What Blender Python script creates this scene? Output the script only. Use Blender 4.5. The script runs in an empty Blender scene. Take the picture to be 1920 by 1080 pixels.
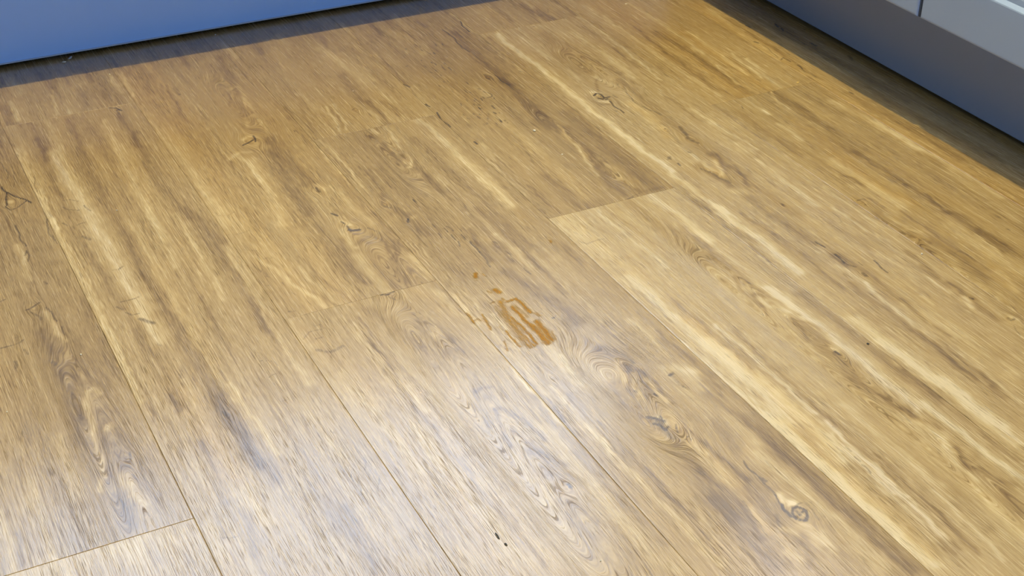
import bpy, bmesh, math, random
import numpy as np
from mathutils import Matrix, Vector

# ------------------------------------------------------------------ camera, world, lights, exposure
SC = bpy.context.scene
COL = SC.collection
cam_d = bpy.data.cameras.new('camera')
cam = bpy.data.objects.new('camera', cam_d)
COL.objects.link(cam)
cam_d.sensor_width = 36.0
cam_d.lens = 2698.55 / 1920 * 36.0
cam_d.clip_start = 0.02
cam.matrix_world = Matrix(((0.888606, 0.235714, -0.39347, 0), (-0.458528, 0.47798, -0.749191, 0),
                           (0.011476, 0.846152, 0.532817, 0.8555), (0, 0, 0, 1)))
SC.camera = cam
SC.view_settings.view_transform = 'Standard'
SC.view_settings.look = 'None'
SC.view_settings.gamma = 1
SC.view_settings.use_curve_mapping = False
SC.view_settings.exposure = 0.0

W = bpy.data.worlds.new('kitchen_ambient')
SC.world = W
W.use_nodes = True
W.node_tree.nodes['Background'].inputs[0].default_value = (0.6, 0.65, 0.85, 1)
W.node_tree.nodes['Background'].inputs[1].default_value = 0.05


def lamp(name, kind, loc, energy, color, **kw):
    d = bpy.data.lights.new(name, kind)
    d.energy = energy
    d.color = color
    for k, v in kw.items():
        setattr(d, k, v)
    o = bpy.data.objects.new(name, d)
    COL.objects.link(o)
    o.location = loc
    return o


# warm ceiling downlight: throws the two crisp shadow edges in front of the plinths
lamp('ceiling_downlight', 'POINT', (0.93, 1.40, 2.33), 145, (1.0, 0.81, 0.35), shadow_soft_size=0.02)
# second ceiling downlight nearer the camera
lamp('ceiling_downlight', 'POINT', (0.55, 0.61, 2.33), 7, (1.0, 0.80, 0.60), shadow_soft_size=0.03)
# daylight entering by the window over the unseen lowered unit
wl = lamp('window_and_fill_light', 'AREA', (0.80, 2.58, 1.70), 37, (0.54, 0.72, 1.0), shape='RECTANGLE', size=1.7, size_y=1.0)
wl.rotation_euler = (math.radians(-90), 0, 0)
# fill light in an added right-hand opening, veils the near floor
wr = lamp('window_and_fill_light', 'AREA', (2.02, 1.85, 1.60), 30, (0.88, 0.90, 1.0), shape='RECTANGLE', size=1.2, size_y=1.0)
wr.rotation_euler = (math.radians(90), 0, math.radians(90))
# bluish daylight from behind the camera, shaped low to favour the plinth
gl = lamp('low_rear_daylight', 'AREA', (-0.3, -1.75, 0.30), 46, (0.31, 0.51, 0.95), shape='RECTANGLE', size=1.8, size_y=0.54)
gl.rotation_euler = (math.radians(90), 0, 0)

# ------------------------------------------------------------------ constants (metres)
PW = 0.18                      # plank width
X0 = 0.2033                    # seam between plank columns -1 and 0
JOINT = {-1: .9875, 0: 1.866, 1: 1.255, 2: 1.647, 3: 1.323, 4: 1.880, 5: 1.508, 6: 0.75}
PLX, PLY = 1.399, 2.066        # plinth faces
DX, DY = 1.292, 1.954          # door faces
ZB = 0.160                     # underside of the doors


# ------------------------------------------------------------------ helpers
def tag(o, label=None, cat=None, group=None, kind=None):
    if label: o['label'] = label
    if cat: o['category'] = cat
    if group: o['group'] = group
    if kind: o['kind'] = kind
    return o


def empty(name, loc):
    o = bpy.data.objects.new(name, None)
    COL.objects.link(o)
    o.location = loc
    return o


def link(name, me, parent=None, loc=None):
    o = bpy.data.objects.new(name, me)
    COL.objects.link(o)
    if parent: o.parent = parent
    if loc is not None: o.location = loc
    return o


def box_bm(bm, lo, hi, bev=0.0, seg=2):
    m = Matrix.Translation([(a + b) / 2 for a, b in zip(lo, hi)]) @ Matrix.Diagonal([b - a for a, b in zip(lo, hi)] + [1])
    r = bmesh.ops.create_cube(bm, size=1, matrix=m)
    if bev:
        es = set()
        for v in r['verts']: es.update(v.link_edges)
        bmesh.ops.bevel(bm, geom=list(es), offset=bev, segments=seg, profile=.5, affect='EDGES')


def mesh_obj(name, bm, mat, parent=None, origin=(0, 0, 0), smooth=False):
    """geometry is given in world space; the object's origin goes to origin"""
    off = Vector(origin)
    bmesh.ops.translate(bm, verts=bm.verts, vec=-off)
    me = bpy.data.meshes.new(name)
    bm.to_mesh(me)
    bm.free()
    me.materials.append(mat)
    if smooth:
        for p in me.polygons: p.use_smooth = True
    o = link(name, me, parent)
    o.location = off - (parent.location if parent else Vector())
    return o


def new_mat(name):
    m = bpy.data.materials.new(name)
    m.use_nodes = True
    nt = m.node_tree
    return m, nt, nt.nodes['Principled BSDF']


class NB:
    def __init__(s, nt): s.nt = nt
    def n(s, t, **kw):
        x = s.nt.nodes.new(t)
        for k, v in kw.items(): setattr(x, k, v)
        return x
    def put(s, sock, v):
        if hasattr(v, 'is_output'): s.nt.links.new(v, sock)
        else: sock.default_value = v
    def math(s, op, a, b=0.0, c=None, clamp=False):
        x = s.n('ShaderNodeMath', operation=op)
        x.use_clamp = clamp
        s.put(x.inputs[0], a); s.put(x.inputs[1], b)
        if c is not None: s.put(x.inputs[2], c)
        return x.outputs[0]
    def vec(s, a, b, c=0.0):
        x = s.n('ShaderNodeCombineXYZ')
        s.put(x.inputs[0], a); s.put(x.inputs[1], b); s.put(x.inputs[2], c)
        return x.outputs[0]
    def noise(s, v, scale=1.0, detail=2.0, rough=.5):
        x = s.n('ShaderNodeTexNoise')
        s.put(x.inputs['Vector'], v)
        x.inputs['Scale'].default_value = scale
        x.inputs['Detail'].default_value = detail
        x.inputs['Roughness'].default_value = rough
        return x.outputs['Fac']
    def rng(s, v, a, b, c, d, smooth=False):
        x = s.n('ShaderNodeMapRange')
        if smooth: x.interpolation_type = 'SMOOTHSTEP'
        s.put(x.inputs[0], v)
        for i, q in enumerate((a, b, c, d)): s.put(x.inputs[1 + i], q)
        return x.outputs[0]
    def ramp(s, v, stops):
        x = s.n('ShaderNodeValToRGB')
        e = x.color_ramp.elements
        while len(e) < len(stops): e.new(.5)
        for el, (p, c) in zip(e, stops): el.position = p; el.color = (*c, 1)
        s.put(x.inputs[0], v)
        return x.outputs[0]
    def mix(s, f, a, b, mode='MIX'):
        x = s.n('ShaderNodeMix', data_type='RGBA', blend_type=mode)
        s.put(x.inputs[0], f)
        s.put(x.inputs[6], a if hasattr(a, 'is_output') else (*a, 1))
        s.put(x.inputs[7], b if hasattr(b, 'is_output') else (*b, 1))
        return x.outputs[2]


# ------------------------------------------------------------------ materials
def oak_material():
    m, nt, p = new_mat('oak_vinyl_plank')
    b = NB(nt)
    def attr(n):
        x = b.n('ShaderNodeAttribute'); x.attribute_name = n
        return x.outputs['Fac']
    gx, gy, tone, hue, dark = (attr(k) for k in ('grain_across', 'grain_along', 'tone', 'hue', 'dark'))
    wob = b.noise(b.vec(b.math('MULTIPLY', gx, 30), b.math('MULTIPLY', gy, 9)), detail=2)
    gxw = b.math('ADD', gx, b.math('MULTIPLY', b.math('SUBTRACT', wob, .5), .003))
    def gn(fx, fy, z=0.0, detail=2.0, rough=.5):
        return b.noise(b.vec(b.math('MULTIPLY', gxw, fx), b.math('MULTIPLY', gy, fy), z), detail=detail, rough=rough)
    broad = gn(42, 1.7, 1.3, 3)
    mid = gn(170, 5, 4.1, 3, .6)
    fine = gn(620, 17, 7.7, 3, .65)
    hair = gn(1300, 55, 3.1, 2, .6)
    pore = gn(1800, 46, 9.2, 2)
    pore_z = gn(60, 6, 5.5, 2)
    t = b.math('MULTIPLY_ADD', b.math('SUBTRACT', broad, .5), .20, .53)
    t = b.math('MULTIPLY_ADD', b.math('SUBTRACT', mid, .5), .24, t)
    t = b.math('MULTIPLY_ADD', b.math('SUBTRACT', fine, .5), .50, t)
    t = b.math('MULTIPLY_ADD', b.math('SUBTRACT', hair, .5), .62, t)
    lines = b.rng(b.math('ABSOLUTE', b.math('SUBTRACT', gn(420, 4.5, 2.2, 2.5, .6), .5)), 0.0, .035, 1.0, 0.0)
    line_z = b.rng(gn(50, 5, 8.8, 2), .42, .62, .05, .30)
    t = b.math('SUBTRACT', t, b.math('MULTIPLY', lines, line_z))
    t = b.math('ADD', b.math('ADD', t, .035), tone)
    base = b.ramp(t, [(0.0, (.120, .070, .025)), (.25, (.228, .144, .052)), (.45, (.345, .231, .087)),
                      (.62, (.455, .321, .132)), (.8, (.570, .433, .215)), (1.0, (.700, .577, .350))])
    h2 = b.math('ADD', hue, b.math('MULTIPLY', b.math('SUBTRACT', gn(28, 2.2, 12.5, 2), .5), 1.3))
    warm = b.mix(b.math('MULTIPLY', b.math('MAXIMUM', h2, 0.0), .55, clamp=True), base, b.mix(1.0, base, (1.10, .98, .66), 'MULTIPLY'))
    cool = b.mix(b.math('MULTIPLY', b.math('MAXIMUM', b.math('MULTIPLY', h2, -1.0), 0.0), .6, clamp=True), warm,
                 b.mix(1.0, warm, (.93, .97, 1.30), 'MULTIPLY'))
    # open pores: short dark dashes that follow the grain
    thr = b.rng(pore_z, .35, .65, .66, .52)
    pm = b.rng(b.math('SUBTRACT', pore, thr), 0.0, .10, 0.0, .62)
    c = b.mix(pm, cool, (.115, .070, .028))
    # knots and cracks
    dn = b.math('ADD', dark, b.math('MULTIPLY', b.math('SUBTRACT', b.noise(b.vec(b.math('MULTIPLY', gx, 700), b.math('MULTIPLY', gy, 200)), detail=3), .5), .50))
    dm = b.rng(b.math('MULTIPLY', dn, b.rng(dark, 0.03, .25, 0.0, 1.0)), .14, .60, 0.0, .90)
    c = b.mix(dm, c, (.075, .046, .018))
    b.put(p.inputs['Base Color'], c)
    ht = b.math('SUBTRACT', b.math('ADD', b.math('MULTIPLY', fine, .5), b.math('MULTIPLY', hair, .35)), b.math('ADD', b.math('MULTIPLY', pm, .9), b.math('MULTIPLY', lines, .3)))
    bp = b.n('ShaderNodeBump')
    bp.inputs['Strength'].default_value = .40
    bp.inputs['Distance'].default_value = .0005
    b.put(bp.inputs['Height'], ht)
    b.put(p.inputs['Normal'], bp.outputs[0])
    b.put(p.inputs['Roughness'], b.rng(fine, .3, .7, .21, .29))
    b.put(p.inputs['Specular IOR Level'], b.rng(pm, 0.0, .6, .62, .28))
    b.put(p.inputs['Coat Weight'], b.math('SUBTRACT', .46, b.math('ADD', b.math('MULTIPLY', pm, .42), b.math('MULTIPLY', b.math('MULTIPLY', lines, line_z), .8)), clamp=True))
    p.inputs['Coat Roughness'].default_value = .17
    p.inputs['Coat IOR'].default_value = 1.6
    return m


def plain(name, col, rough, spec=.5, bump=0.0, var=.04, scale=9):
    m, nt, p = new_mat(name)
    b = NB(nt)
    tc = b.n('ShaderNodeTexCoord')
    n = b.noise(tc.outputs['Object'], scale=scale, detail=3)
    b.put(p.inputs['Base Color'], b.mix(n, tuple(c * (1 - var) for c in col), tuple(min(1, c * (1 + var)) for c in col)))
    b.put(p.inputs['Roughness'], b.rng(n, .2, .8, rough * .93, rough * 1.07))
    p.inputs['Specular IOR Level'].default_value = spec
    if bump:
        bp = b.n('ShaderNodeBump')
        bp.inputs['Strength'].default_value = bump
        bp.inputs['Distance'].default_value = .001
        b.put(bp.inputs['Height'], b.noise(tc.outputs['Object'], scale=scale * 30, detail=2))
        b.put(p.inputs['Normal'], bp.outputs[0])
    return m


M_OAK = oak_material()
M_SUB = plain('dark_underlay', (.09, .055, .028), .8)
M_CAB = plain('satin_grey_lacquer', (.30, .38, .50), .38)
M_PLI = plain('satin_plinth_sky_tint', (.36, .58, .92), .30)  # pale board, with blue skylight put into its colour
M_PLR = plain('grey_plinth_shade_tint', (.22, .27, .34), .33)  # darker plinth copy, weaker light put into the colour
M_SEAL = plain('grey_sealing_lip', (.45, .50, .55), .5)
M_FOOT = plain('black_plastic', (.012, .012, .014), .6)
M_GAP = plain('dark_gap_shade', (.05, .07, .11), .5)  # dark colour stands for the shade inside the door gaps
M_TOP = plain('pale_worktop', (.55, .53, .50), .35, scale=40, var=.12)
M_WALL = plain('painted_wall', (.32, .33, .34), .8, bump=.1)
M_CEIL = plain('painted_ceiling', (.42, .43, .44), .85, bump=.1)
M_FRAME = plain('white_window_frame', (.78, .78, .78), .4)
M_CRUMB = plain('dry_bread_crumb', (.86, .78, .60), .8, bump=.4, var=.15, scale=400)
M_FLUFF = plain('pale_lint', (.62, .60, .58), .9, bump=.4, var=.2, scale=400)
M_BLACK = plain('black_scrap', (.022, .018, .012), .5, bump=.3, scale=300)
M_GOLD = plain('golden_flake', (.66, .44, .12), .45, bump=.3, scale=300)

# ------------------------------------------------------------------ the printed wood figure, in floor millimetres
# (kind, amount, half width mm, plank column, plank row, x y x y ...): T lighter/darker, H yellow/grey, K knot or crack
MARKS = [
 ("T",0.15,20,-1,0,[61,981,169,975]),
 ("T",0.15,8,-1,0,[147,978,147,937]),
 ("T",-0.1,5,-1,0,[157,973,156,944]),
 ("T",-0.1,5,-1,0,[110,978,109,956]),
 ("K",0.25,6,-1,0,[156,962]),
 ("T",-0.1,60,-1,1,[180,1722,148,1325,138,998]),
 ("K",0.9,1.6,-1,1,[171,1694,173,1677,181,1659,195,1636]),
 ("K",0.8,1.5,-1,1,[173,1677,167,1653,165,1642]),
 ("K",0.7,1.5,-1,1,[164,1640,170,1628,179,1632,188,1643]),
 ("T",0.25,5,-1,1,[172,1648]),
 ("K",0.45,1.6,-1,1,[182,1769,184,1739,181,1713]),
 ("K",0.4,1.5,-1,1,[190,1736,188,1710,185,1687]),
 ("K",0.55,2,-1,1,[165,1588,166,1557,168,1533]),
 ("K",0.5,2,-1,1,[160,1512,166,1523,163,1498]),
 ("T",0.28,4,-1,1,[159,1540,159,1500,156,1456]),
 ("K",0.5,2,-1,1,[203,1595,199,1569,199,1547,201,1530]),
 ("K",0.35,2,-1,1,[202,1546,201,1522]),
 ("K",0.6,2,-1,1,[140,1395,146,1397,157,1405]),
 ("K",0.4,3,-1,1,[144,1389,147,1379,150,1369]),
 ("K",0.55,1.8,-1,1,[161,1392,162,1372,165,1359]),
 ("T",0.3,3,-1,1,[157,1383,160,1353,164,1317]),
 ("K",0.4,2,-1,1,[167,1329,168,1346]),
 ("K",0.5,2.2,-1,1,[169,1446,171,1439]),
 ("K",0.5,2,-1,1,[118,1425,124,1428]),
 ("K",0.45,2.2,-1,1,[102,1333,112,1334,123,1335,127,1339]),
 ("K",0.3,2,-1,1,[118,1346,124,1346]),
 ("K",0.4,4,-1,1,[109,1303,108,1291]),
 ("K",0.4,2,-1,1,[91,1281,94,1283]),
 ("K",0.35,3,-1,1,[122,1321,124,1310]),
 ("K",0.4,4,-1,1,[145,1285,147,1278]),
 ("H",0.3,8,-1,1,[166,1305,165,1286]),
 ("T",-0.14,6,-1,1,[145,1349,149,1302,145,1262]),
 ("T",-0.12,8,-1,1,[202,1390,196,1237]),
 ("T",-0.1,8,-1,1,[173,1312,180,1204]),
 ("T",0.36,3,-1,1,[175,1208,170,1221,163,1218,159,1195,155,1163,154,1141,151,1116,147,1091,140,1061]),
 ("T",0.15,5,-1,1,[167,1206,168,1190]),
 ("T",0.25,3,-1,1,[166,1149,171,1156,173,1150]),
 ("T",-0.12,10,-1,1,[165,1135,166,1081]),
 ("K",0.55,2,-1,1,[175,1104,174,1093]),
 ("T",-0.2,7,-1,1,[154,1046,153,1022,150,1000]),
 ("K",0.35,3,-1,1,[152,1042,152,1022,150,1004]),
 ("T",0.33,6,-1,1,[165,1074,164,1049,168,1026]),
 ("T",-0.12,6,-1,1,[176,1068,178,1025]),
 ("T",0.22,4,-1,1,[52,1072,50,990]),
 ("T",-0.2,3,-1,1,[59,1037,57,993]),
 ("T",0.2,6,-1,1,[82,1106,75,1037,83,980]),
 ("T",-0.16,4,-1,1,[77,1060,74,1000]),
 ("T",-0.12,5,-1,1,[84,1140,78,1092]),
 ("T",-0.2,3,-1,1,[100,1119,101,1105]),
 ("T",0.15,6,-1,1,[122,1157,120,1062]),
 ("T",-0.16,8,-1,1,[150,1260,147,1201,138,1140]),
 ("T",-0.1,6,-1,1,[100,1196,94,1162]),
 ("K",0.3,2,-1,1,[93,1185,92,1172]),
 ("K",0.3,2,-1,1,[104,1042,104,1031]),
 ("K",0.3,1.8,-1,1,[99,1047,101,1040]),
 ("K",0.4,1.5,0,0,[211,1706,209,1683,207,1661]),
 ("T",-0.18,7,0,0,[238,1861,240,1806,237,1743]),
 ("T",-0.16,6,0,0,[237,1808,236,1752,231,1681]),
 ("T",0.15,5,0,0,[256,1865,263,1835,256,1734]),
 ("H",-0.35,5,0,0,[250,1841,247,1755,241,1668]),
 ("H",0.4,8,0,0,[279,1864,259,1732,253,1608]),
 ("T",0.32,9,0,0,[248,1762,250,1663,250,1565,251,1468,253,1383,253,1273]),
 ("H",-0.35,9,0,0,[250,1737,251,1655,252,1522,255,1414,255,1283,256,1187]),
 ("T",-0.22,9,0,0,[289,1850,280,1722,277,1611,277,1509,274,1404,276,1295,276,1208,278,1126,281,1033]),
 ("H",0.15,8,0,0,[274,1725,277,1509,276,1295]),
 ("T",0.32,7,0,0,[207,1791,207,1646,207,1544,210,1411,208,1284,207,1181]),
 ("H",0.4,8,0,0,[207,1757,207,1544,208,1284,206,1162]),
 ("T",-0.2,1.6,0,0,[207,1809,210,1707,210,1599]),
 ("T",-0.18,1.6,0,0,[214,1650,213,1513,210,1351]),
 ("T",-0.18,1.6,0,0,[218,1458,215,1280,210,1141]),
 ("T",0.25,1.6,0,0,[211,1667,209,1557]),
 ("T",-0.2,5,0,0,[228,1666,227,1591,224,1508,232,1438,233,1351]),
 ("K",0.42,2.4,0,0,[230,1625,238,1625,247,1615]),
 ("K",0.42,2.4,0,0,[227,1609,232,1600,243,1592]),
 ("K",0.42,2.4,0,0,[231,1557,237,1559,242,1560]),
 ("K",0.42,2.4,0,0,[244,1436,250,1435,256,1440]),
 ("K",0.42,2.4,0,0,[233,1367,243,1366,254,1368]),
 ("K",0.42,2.4,0,0,[228,1359,233,1351]),
 ("K",0.42,2.4,0,0,[234,1344,240,1336,248,1335]),
 ("K",0.42,2.4,0,0,[252,1602,253,1584]),
 ("K",0.42,2.4,0,0,[217,1570,220,1560]),
 ("K",0.42,4.5,0,0,[232,1527,238,1516]),
 ("K",0.48,5,0,0,[247,1324,250,1317,255,1310]),
 ("K",0.25,5,0,0,[236,1423,238,1410]),
 ("K",0.3,4,0,0,[250,1269,252,1264]),
 ("K",0.3,3,0,0,[254,1237,256,1230]),
 ("K",0.3,6,0,0,[254,1206,255,1199]),
 ("T",-0.12,6,0,0,[233,1305,237,1259]),
 ("T",-0.1,6,0,0,[236,1338,240,1301]),
 ("K",0.65,2.6,0,0,[347,1865,354,1859,358,1848]),
 ("K",0.45,2,0,0,[352,1854,354,1838]),
 ("T",-0.22,5,0,0,[352,1837,355,1781,353,1729]),
 ("T",-0.15,7,0,0,[356,1771,348,1639,353,1515]),
 ("T",0.22,5,0,0,[331,1829,326,1751,320,1637,315,1519,310,1412]),
 ("T",-0.12,5,0,0,[310,1812,305,1710,297,1572]),
 ("T",0.1,4,0,0,[335,1746,331,1600]),
 ("K",0.35,1.8,0,0,[353,1686,353,1673]),
 ("K",0.35,1.8,0,0,[353,1666,353,1653]),
 ("K",0.35,1.8,0,0,[355,1649,355,1636]),
 ("K",0.3,1.8,0,0,[347,1669,347,1659]),
 ("T",-0.18,8,0,0,[360,1540,366,1452,364,1347,359,1243]),
 ("T",0.2,4,0,0,[345,1533,342,1436,338,1323]),
 ("T",-0.12,3,0,0,[374,1497,373,1434]),
 ("T",0.22,4,0,0,[373,1434,371,1331,364,1207,366,1132]),
 ("T",-0.16,2,0,0,[380,1487,376,1433]),
 ("T",-0.16,4,0,0,[364,1310,362,1219,362,1176]),
 ("T",0.15,5,0,0,[292,1530,287,1398,288,1256,290,1140]),
 ("T",-0.1,5,0,0,[317,1334,312,1243,310,1201]),
 ("H",0.2,10,0,0,[294,1420,291,1211]),
 ("K",0.35,2,0,0,[333,1194,341,1191,348,1185,348,1176]),
 ("K",0.35,2,0,0,[332,1161,339,1164,346,1165]),
 ("K",0.3,2,0,0,[332,1151,334,1145]),
 ("K",0.32,1.8,0,0,[332,1117,338,1117]),
 ("K",0.22,3,0,0,[338,1138]),
 ("K",0.25,2,0,0,[343,1104]),
 ("T",0.28,3,0,0,[294,1168,296,1141,298,1097,300,1041]),
 ("H",0.3,5,0,0,[293,1148,300,1041,296,1000]),
 ("T",-0.2,10,0,0,[273,1153,277,1098,279,1043,287,1004]),
 ("K",0.55,3.2,0,0,[275,1126,277,1119]),
 ("K",0.2,7,0,0,[276,1120]),
 ("K",0.25,5,0,0,[279,1044]),
 ("T",-0.22,6,0,0,[240,1089,239,1045,238,995]),
 ("T",0.2,6,0,0,[236,1138,235,1065,241,1002]),
 ("H",0.5,10,0,0,[246,1212,245,1114,252,1022]),
 ("T",-0.18,4,0,0,[236,1176,236,1128,237,1072]),
 ("T",0.15,8,0,0,[256,1003,259,953]),
 ("K",0.3,3.5,0,0,[217,952,223,948,230,947]),
 ("T",-0.15,5,0,0,[247,975,237,918]),
 ("T",-0.1,6,0,0,[321,1040,316,973,313,911]),
 ("T",0.12,8,0,0,[344,1103,351,1007]),
 ("T",0.12,8,0,0,[211,969,209,918]),
 ("K",0.22,1.8,0,0,[375,1000,371,988]),
 ("T",-0.14,10,0,0,[323,937,322,861]),
 ("T",-0.16,2,0,0,[346,1064,347,983,346,917]),
 ("K",0.3,2,0,0,[359,1053,360,1046]),
 ("K",0.3,3,0,0,[371,999,369,991,366,982]),
 ("K",0.35,2,0,0,[352,982,349,971,350,960,348,950]),
 ("K",0.33,2.2,0,0,[375,979,371,966,363,949]),
 ("K",0.25,2,0,0,[357,1051,360,1043]),
 ("K",0.22,2,0,0,[360,1029,358,1012]),
 ("T",-0.05,25,0,1,[236,1942,378,1913]),
 ("T",0.3,4,0,1,[229,1945,227,1879]),
 ("T",0.25,2.5,0,1,[285,1938,278,1873]),
 ("T",0.3,3,0,1,[294,1883,296,1870]),
 ("T",0.2,3,0,1,[375,1976,372,1905]),
 ("T",-0.16,6,0,1,[216,1932,214,1873]),
 ("T",-0.12,10,0,1,[324,1939,325,1879]),
 ("T",0.18,5,0,1,[245,2025,249,1965]),
 ("T",-0.2,5,0,1,[286,2024,290,1964]),
 ("T",-0.2,5,0,1,[313,2023,316,1963]),
 ("T",-0.2,5,0,1,[343,2022,346,1962]),
 ("H",0.5,22,1,0,[389,1228,408,1153,416,1087]),
 ("T",0.08,20,1,0,[383,1209,400,1075]),
 ("K",0.72,2.2,1,0,[496,1254,503,1252,511,1254]),
 ("K",0.35,3,1,0,[502,1247,508,1237]),
 ("T",-0.14,8,1,0,[471,1234,485,1192,489,1145]),
 ("T",-0.14,8,1,0,[511,1238,511,1167,515,1121]),
 ("T",0.2,4,1,0,[555,1235,554,1192,561,1166]),
 ("H",0.4,8,1,0,[536,1250,556,1168]),
 ("K",0.3,3.4,1,0,[388,1210,398,1221,410,1219,414,1220]),
 ("K",0.34,3,1,0,[399,1205,407,1205]),
 ("K",0.45,2,1,0,[420,1216]),
 ("K",0.3,2,1,0,[414,1206,417,1203]),
 ("K",0.36,5,1,0,[396,1185,405,1175,422,1180]),
 ("K",0.28,4,1,0,[408,1228,414,1229]),
 ("T",0.22,4,1,0,[444,1212,448,1133,453,1039]),
 ("T",-0.2,1.8,1,0,[443,1224,449,1165,452,1089]),
 ("T",-0.2,1.8,1,0,[455,1224,460,1148,464,1063]),
 ("T",-0.16,1.8,1,0,[448,1176,454,1119]),
 ("T",0.15,6,1,0,[401,1135,406,1034,411,959]),
 ("T",-0.1,10,1,0,[518,1142,518,1077,521,1035]),
 ("T",0.14,5,1,0,[465,1146,468,1071,470,1002]),
 ("K",0.3,2.2,1,0,[426,1135,428,1132]),
 ("H",0.3,10,1,0,[495,1078,493,1039]),
 ("T",0.1,8,1,0,[495,1068,494,1028]),
 ("K",0.35,1.8,1,0,[502,1112,509,1113]),
 ("T",-0.1,6,1,0,[515,1189,516,1165,528,1137]),
 ("T",-0.2,2.4,1,0,[518,1182,526,1172,528,1137,530,1103]),
 ("T",0.12,3,1,0,[514,1160,518,1142]),
 ("T",-0.22,3,1,0,[512,1051,502,1025,498,988]),
 ("T",-0.22,2.5,1,0,[511,1045,519,1049,530,1046]),
 ("T",-0.26,3,1,0,[512,1012,520,1009,529,992,535,970,534,947]),
 ("T",-0.24,3,1,0,[512,1012,509,997,506,975,500,952]),
 ("T",-0.18,2.5,1,0,[516,979,517,965,516,951]),
 ("T",-0.22,4,1,0,[519,950,520,932,529,916,535,906]),
 ("T",-0.2,10,1,0,[516,934,519,897,524,886]),
 ("K",0.65,3,1,0,[522,880,521,874]),
 ("K",0.2,10,1,0,[522,880]),
 ("T",-0.16,3,1,0,[513,858,519,839,521,822]),
 ("T",-0.16,12,1,0,[509,860,505,814,514,757]),
 ("T",0.18,7,1,0,[544,965,544,902,543,851,543,787,547,741]),
 ("T",-0.18,5,1,0,[559,1016,554,942,554,880,557,828,561,771]),
 ("T",0.2,3,1,0,[561,1066,561,986,564,937]),
 ("K",0.3,1.8,1,0,[514,818,513,812]),
 ("T",0.14,8,1,0,[433,1020,433,948,434,882,435,812]),
 ("H",0.45,6,1,0,[432,958,425,886,416,814]),
 ("T",-0.14,3,1,0,[445,1073,448,967,450,882,452,796]),
 ("T",-0.1,4,1,0,[390,997,391,927,395,854]),
 ("T",0.12,10,1,0,[453,921,453,856,461,791]),
 ("T",-0.12,3,1,0,[445,926,447,875,446,813]),
 ("T",0.12,6,1,0,[494,936,495,875,493,813]),
 ("K",0.25,2,1,0,[392,980,398,985]),
 ("T",-0.22,1.5,1,0,[558,1354,559,1273,562,1195,566,1112]),
 ("T",0.22,3,1,0,[561,1154,562,1092,561,1020,563,956]),
 ("T",-0.2,2,1,0,[560,930,565,841]),
 ("T",0.2,3,1,1,[393,1988,387,1888]),
 ("H",0.55,30,1,1,[418,1976,415,1607,410,1389,431,1242]),
 ("T",0.15,10,1,1,[385,1971,386,1775,394,1585,389,1483]),
 ("T",0.12,12,1,1,[407,1518,415,1387,428,1267]),
 ("T",-0.14,8,1,1,[534,1964,520,1844,507,1734]),
 ("T",0.2,3,1,1,[511,1828,517,1855,528,1856,525,1821,523,1773]),
 ("T",-0.16,2,1,1,[498,1795,512,1844,523,1850]),
 ("T",-0.12,2,1,1,[518,1950,511,1889,501,1833]),
 ("T",0.2,3,1,1,[499,1720,506,1750,518,1757,520,1728,513,1686]),
 ("T",-0.14,2,1,1,[517,1748,515,1703,508,1662]),
 ("K",0.8,2.4,1,1,[477,1674,484,1677,492,1683]),
 ("K",0.7,2,1,1,[496,1694,494,1676]),
 ("T",0.3,4,1,1,[480,1689,489,1692]),
 ("K",0.25,5,1,1,[499,1680,501,1669]),
 ("T",0.2,3,1,1,[446,1641,466,1656,478,1650]),
 ("K",0.3,2,1,1,[487,1655,491,1644]),
 ("T",-0.22,12,1,1,[516,1675,514,1607,516,1533]),
 ("T",-0.2,10,1,1,[497,1641,494,1552,489,1462]),
 ("T",0.2,8,1,1,[471,1628,466,1550,452,1452]),
 ("T",0.2,4,1,1,[457,1652,466,1614,464,1567]),
 ("T",-0.12,3,1,1,[439,1731,432,1664,427,1601]),
 ("T",-0.12,2,1,1,[445,1658,443,1626]),
 ("T",-0.12,2,1,1,[445,1693,440,1644]),
 ("K",0.35,2,1,1,[444,1890,447,1863]),
 ("K",0.5,2,1,1,[448,1867,448,1863]),
 ("T",-0.18,2,1,1,[437,1904,433,1837,429,1772]),
 ("T",-0.12,2,1,1,[435,1845,433,1798]),
 ("K",0.5,2,1,1,[550,1686,550,1682]),
 ("K",0.6,2.6,1,1,[520,1521,520,1508]),
 ("T",0.2,3,1,1,[523,1530,528,1516,523,1488,523,1461]),
 ("T",-0.16,4,1,1,[526,1505,524,1445]),
 ("K",0.8,2.6,1,1,[515,1450,517,1442]),
 ("K",0.7,2,1,1,[516,1426,517,1420]),
 ("K",0.85,3,1,1,[518,1404,522,1400,530,1399]),
 ("K",0.6,2,1,1,[517,1414,519,1399]),
 ("K",0.5,2,1,1,[540,1399,544,1392,545,1386]),
 ("K",0.3,3,1,1,[522,1389,537,1375,543,1367]),
 ("T",0.3,4,1,1,[510,1409,509,1382,508,1362]),
 ("T",0.25,3,1,1,[517,1427,523,1409]),
 ("T",-0.2,4,1,1,[510,1367,523,1375,526,1366]),
 ("T",-0.2,8,1,1,[550,1375,548,1342,533,1303,530,1266]),
 ("T",-0.18,2,1,1,[539,1381,543,1358,538,1333]),
 ("T",-0.18,2,1,1,[559,1357,550,1327,540,1312]),
 ("T",-0.15,2,1,1,[554,1359,548,1335,539,1319]),
 ("T",0.2,8,1,1,[503,1343,501,1305,505,1253]),
 ("T",-0.18,6,1,1,[500,1386,492,1349,492,1284]),
 ("T",-0.15,6,1,1,[522,1348,513,1287,515,1261]),
 ("T",0.2,5,1,1,[561,1315,558,1284,558,1264]),
 ("T",0.16,6,1,1,[537,1515,541,1452,549,1404]),
 ("T",0.12,4,1,1,[464,1431,461,1351,468,1271]),
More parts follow.
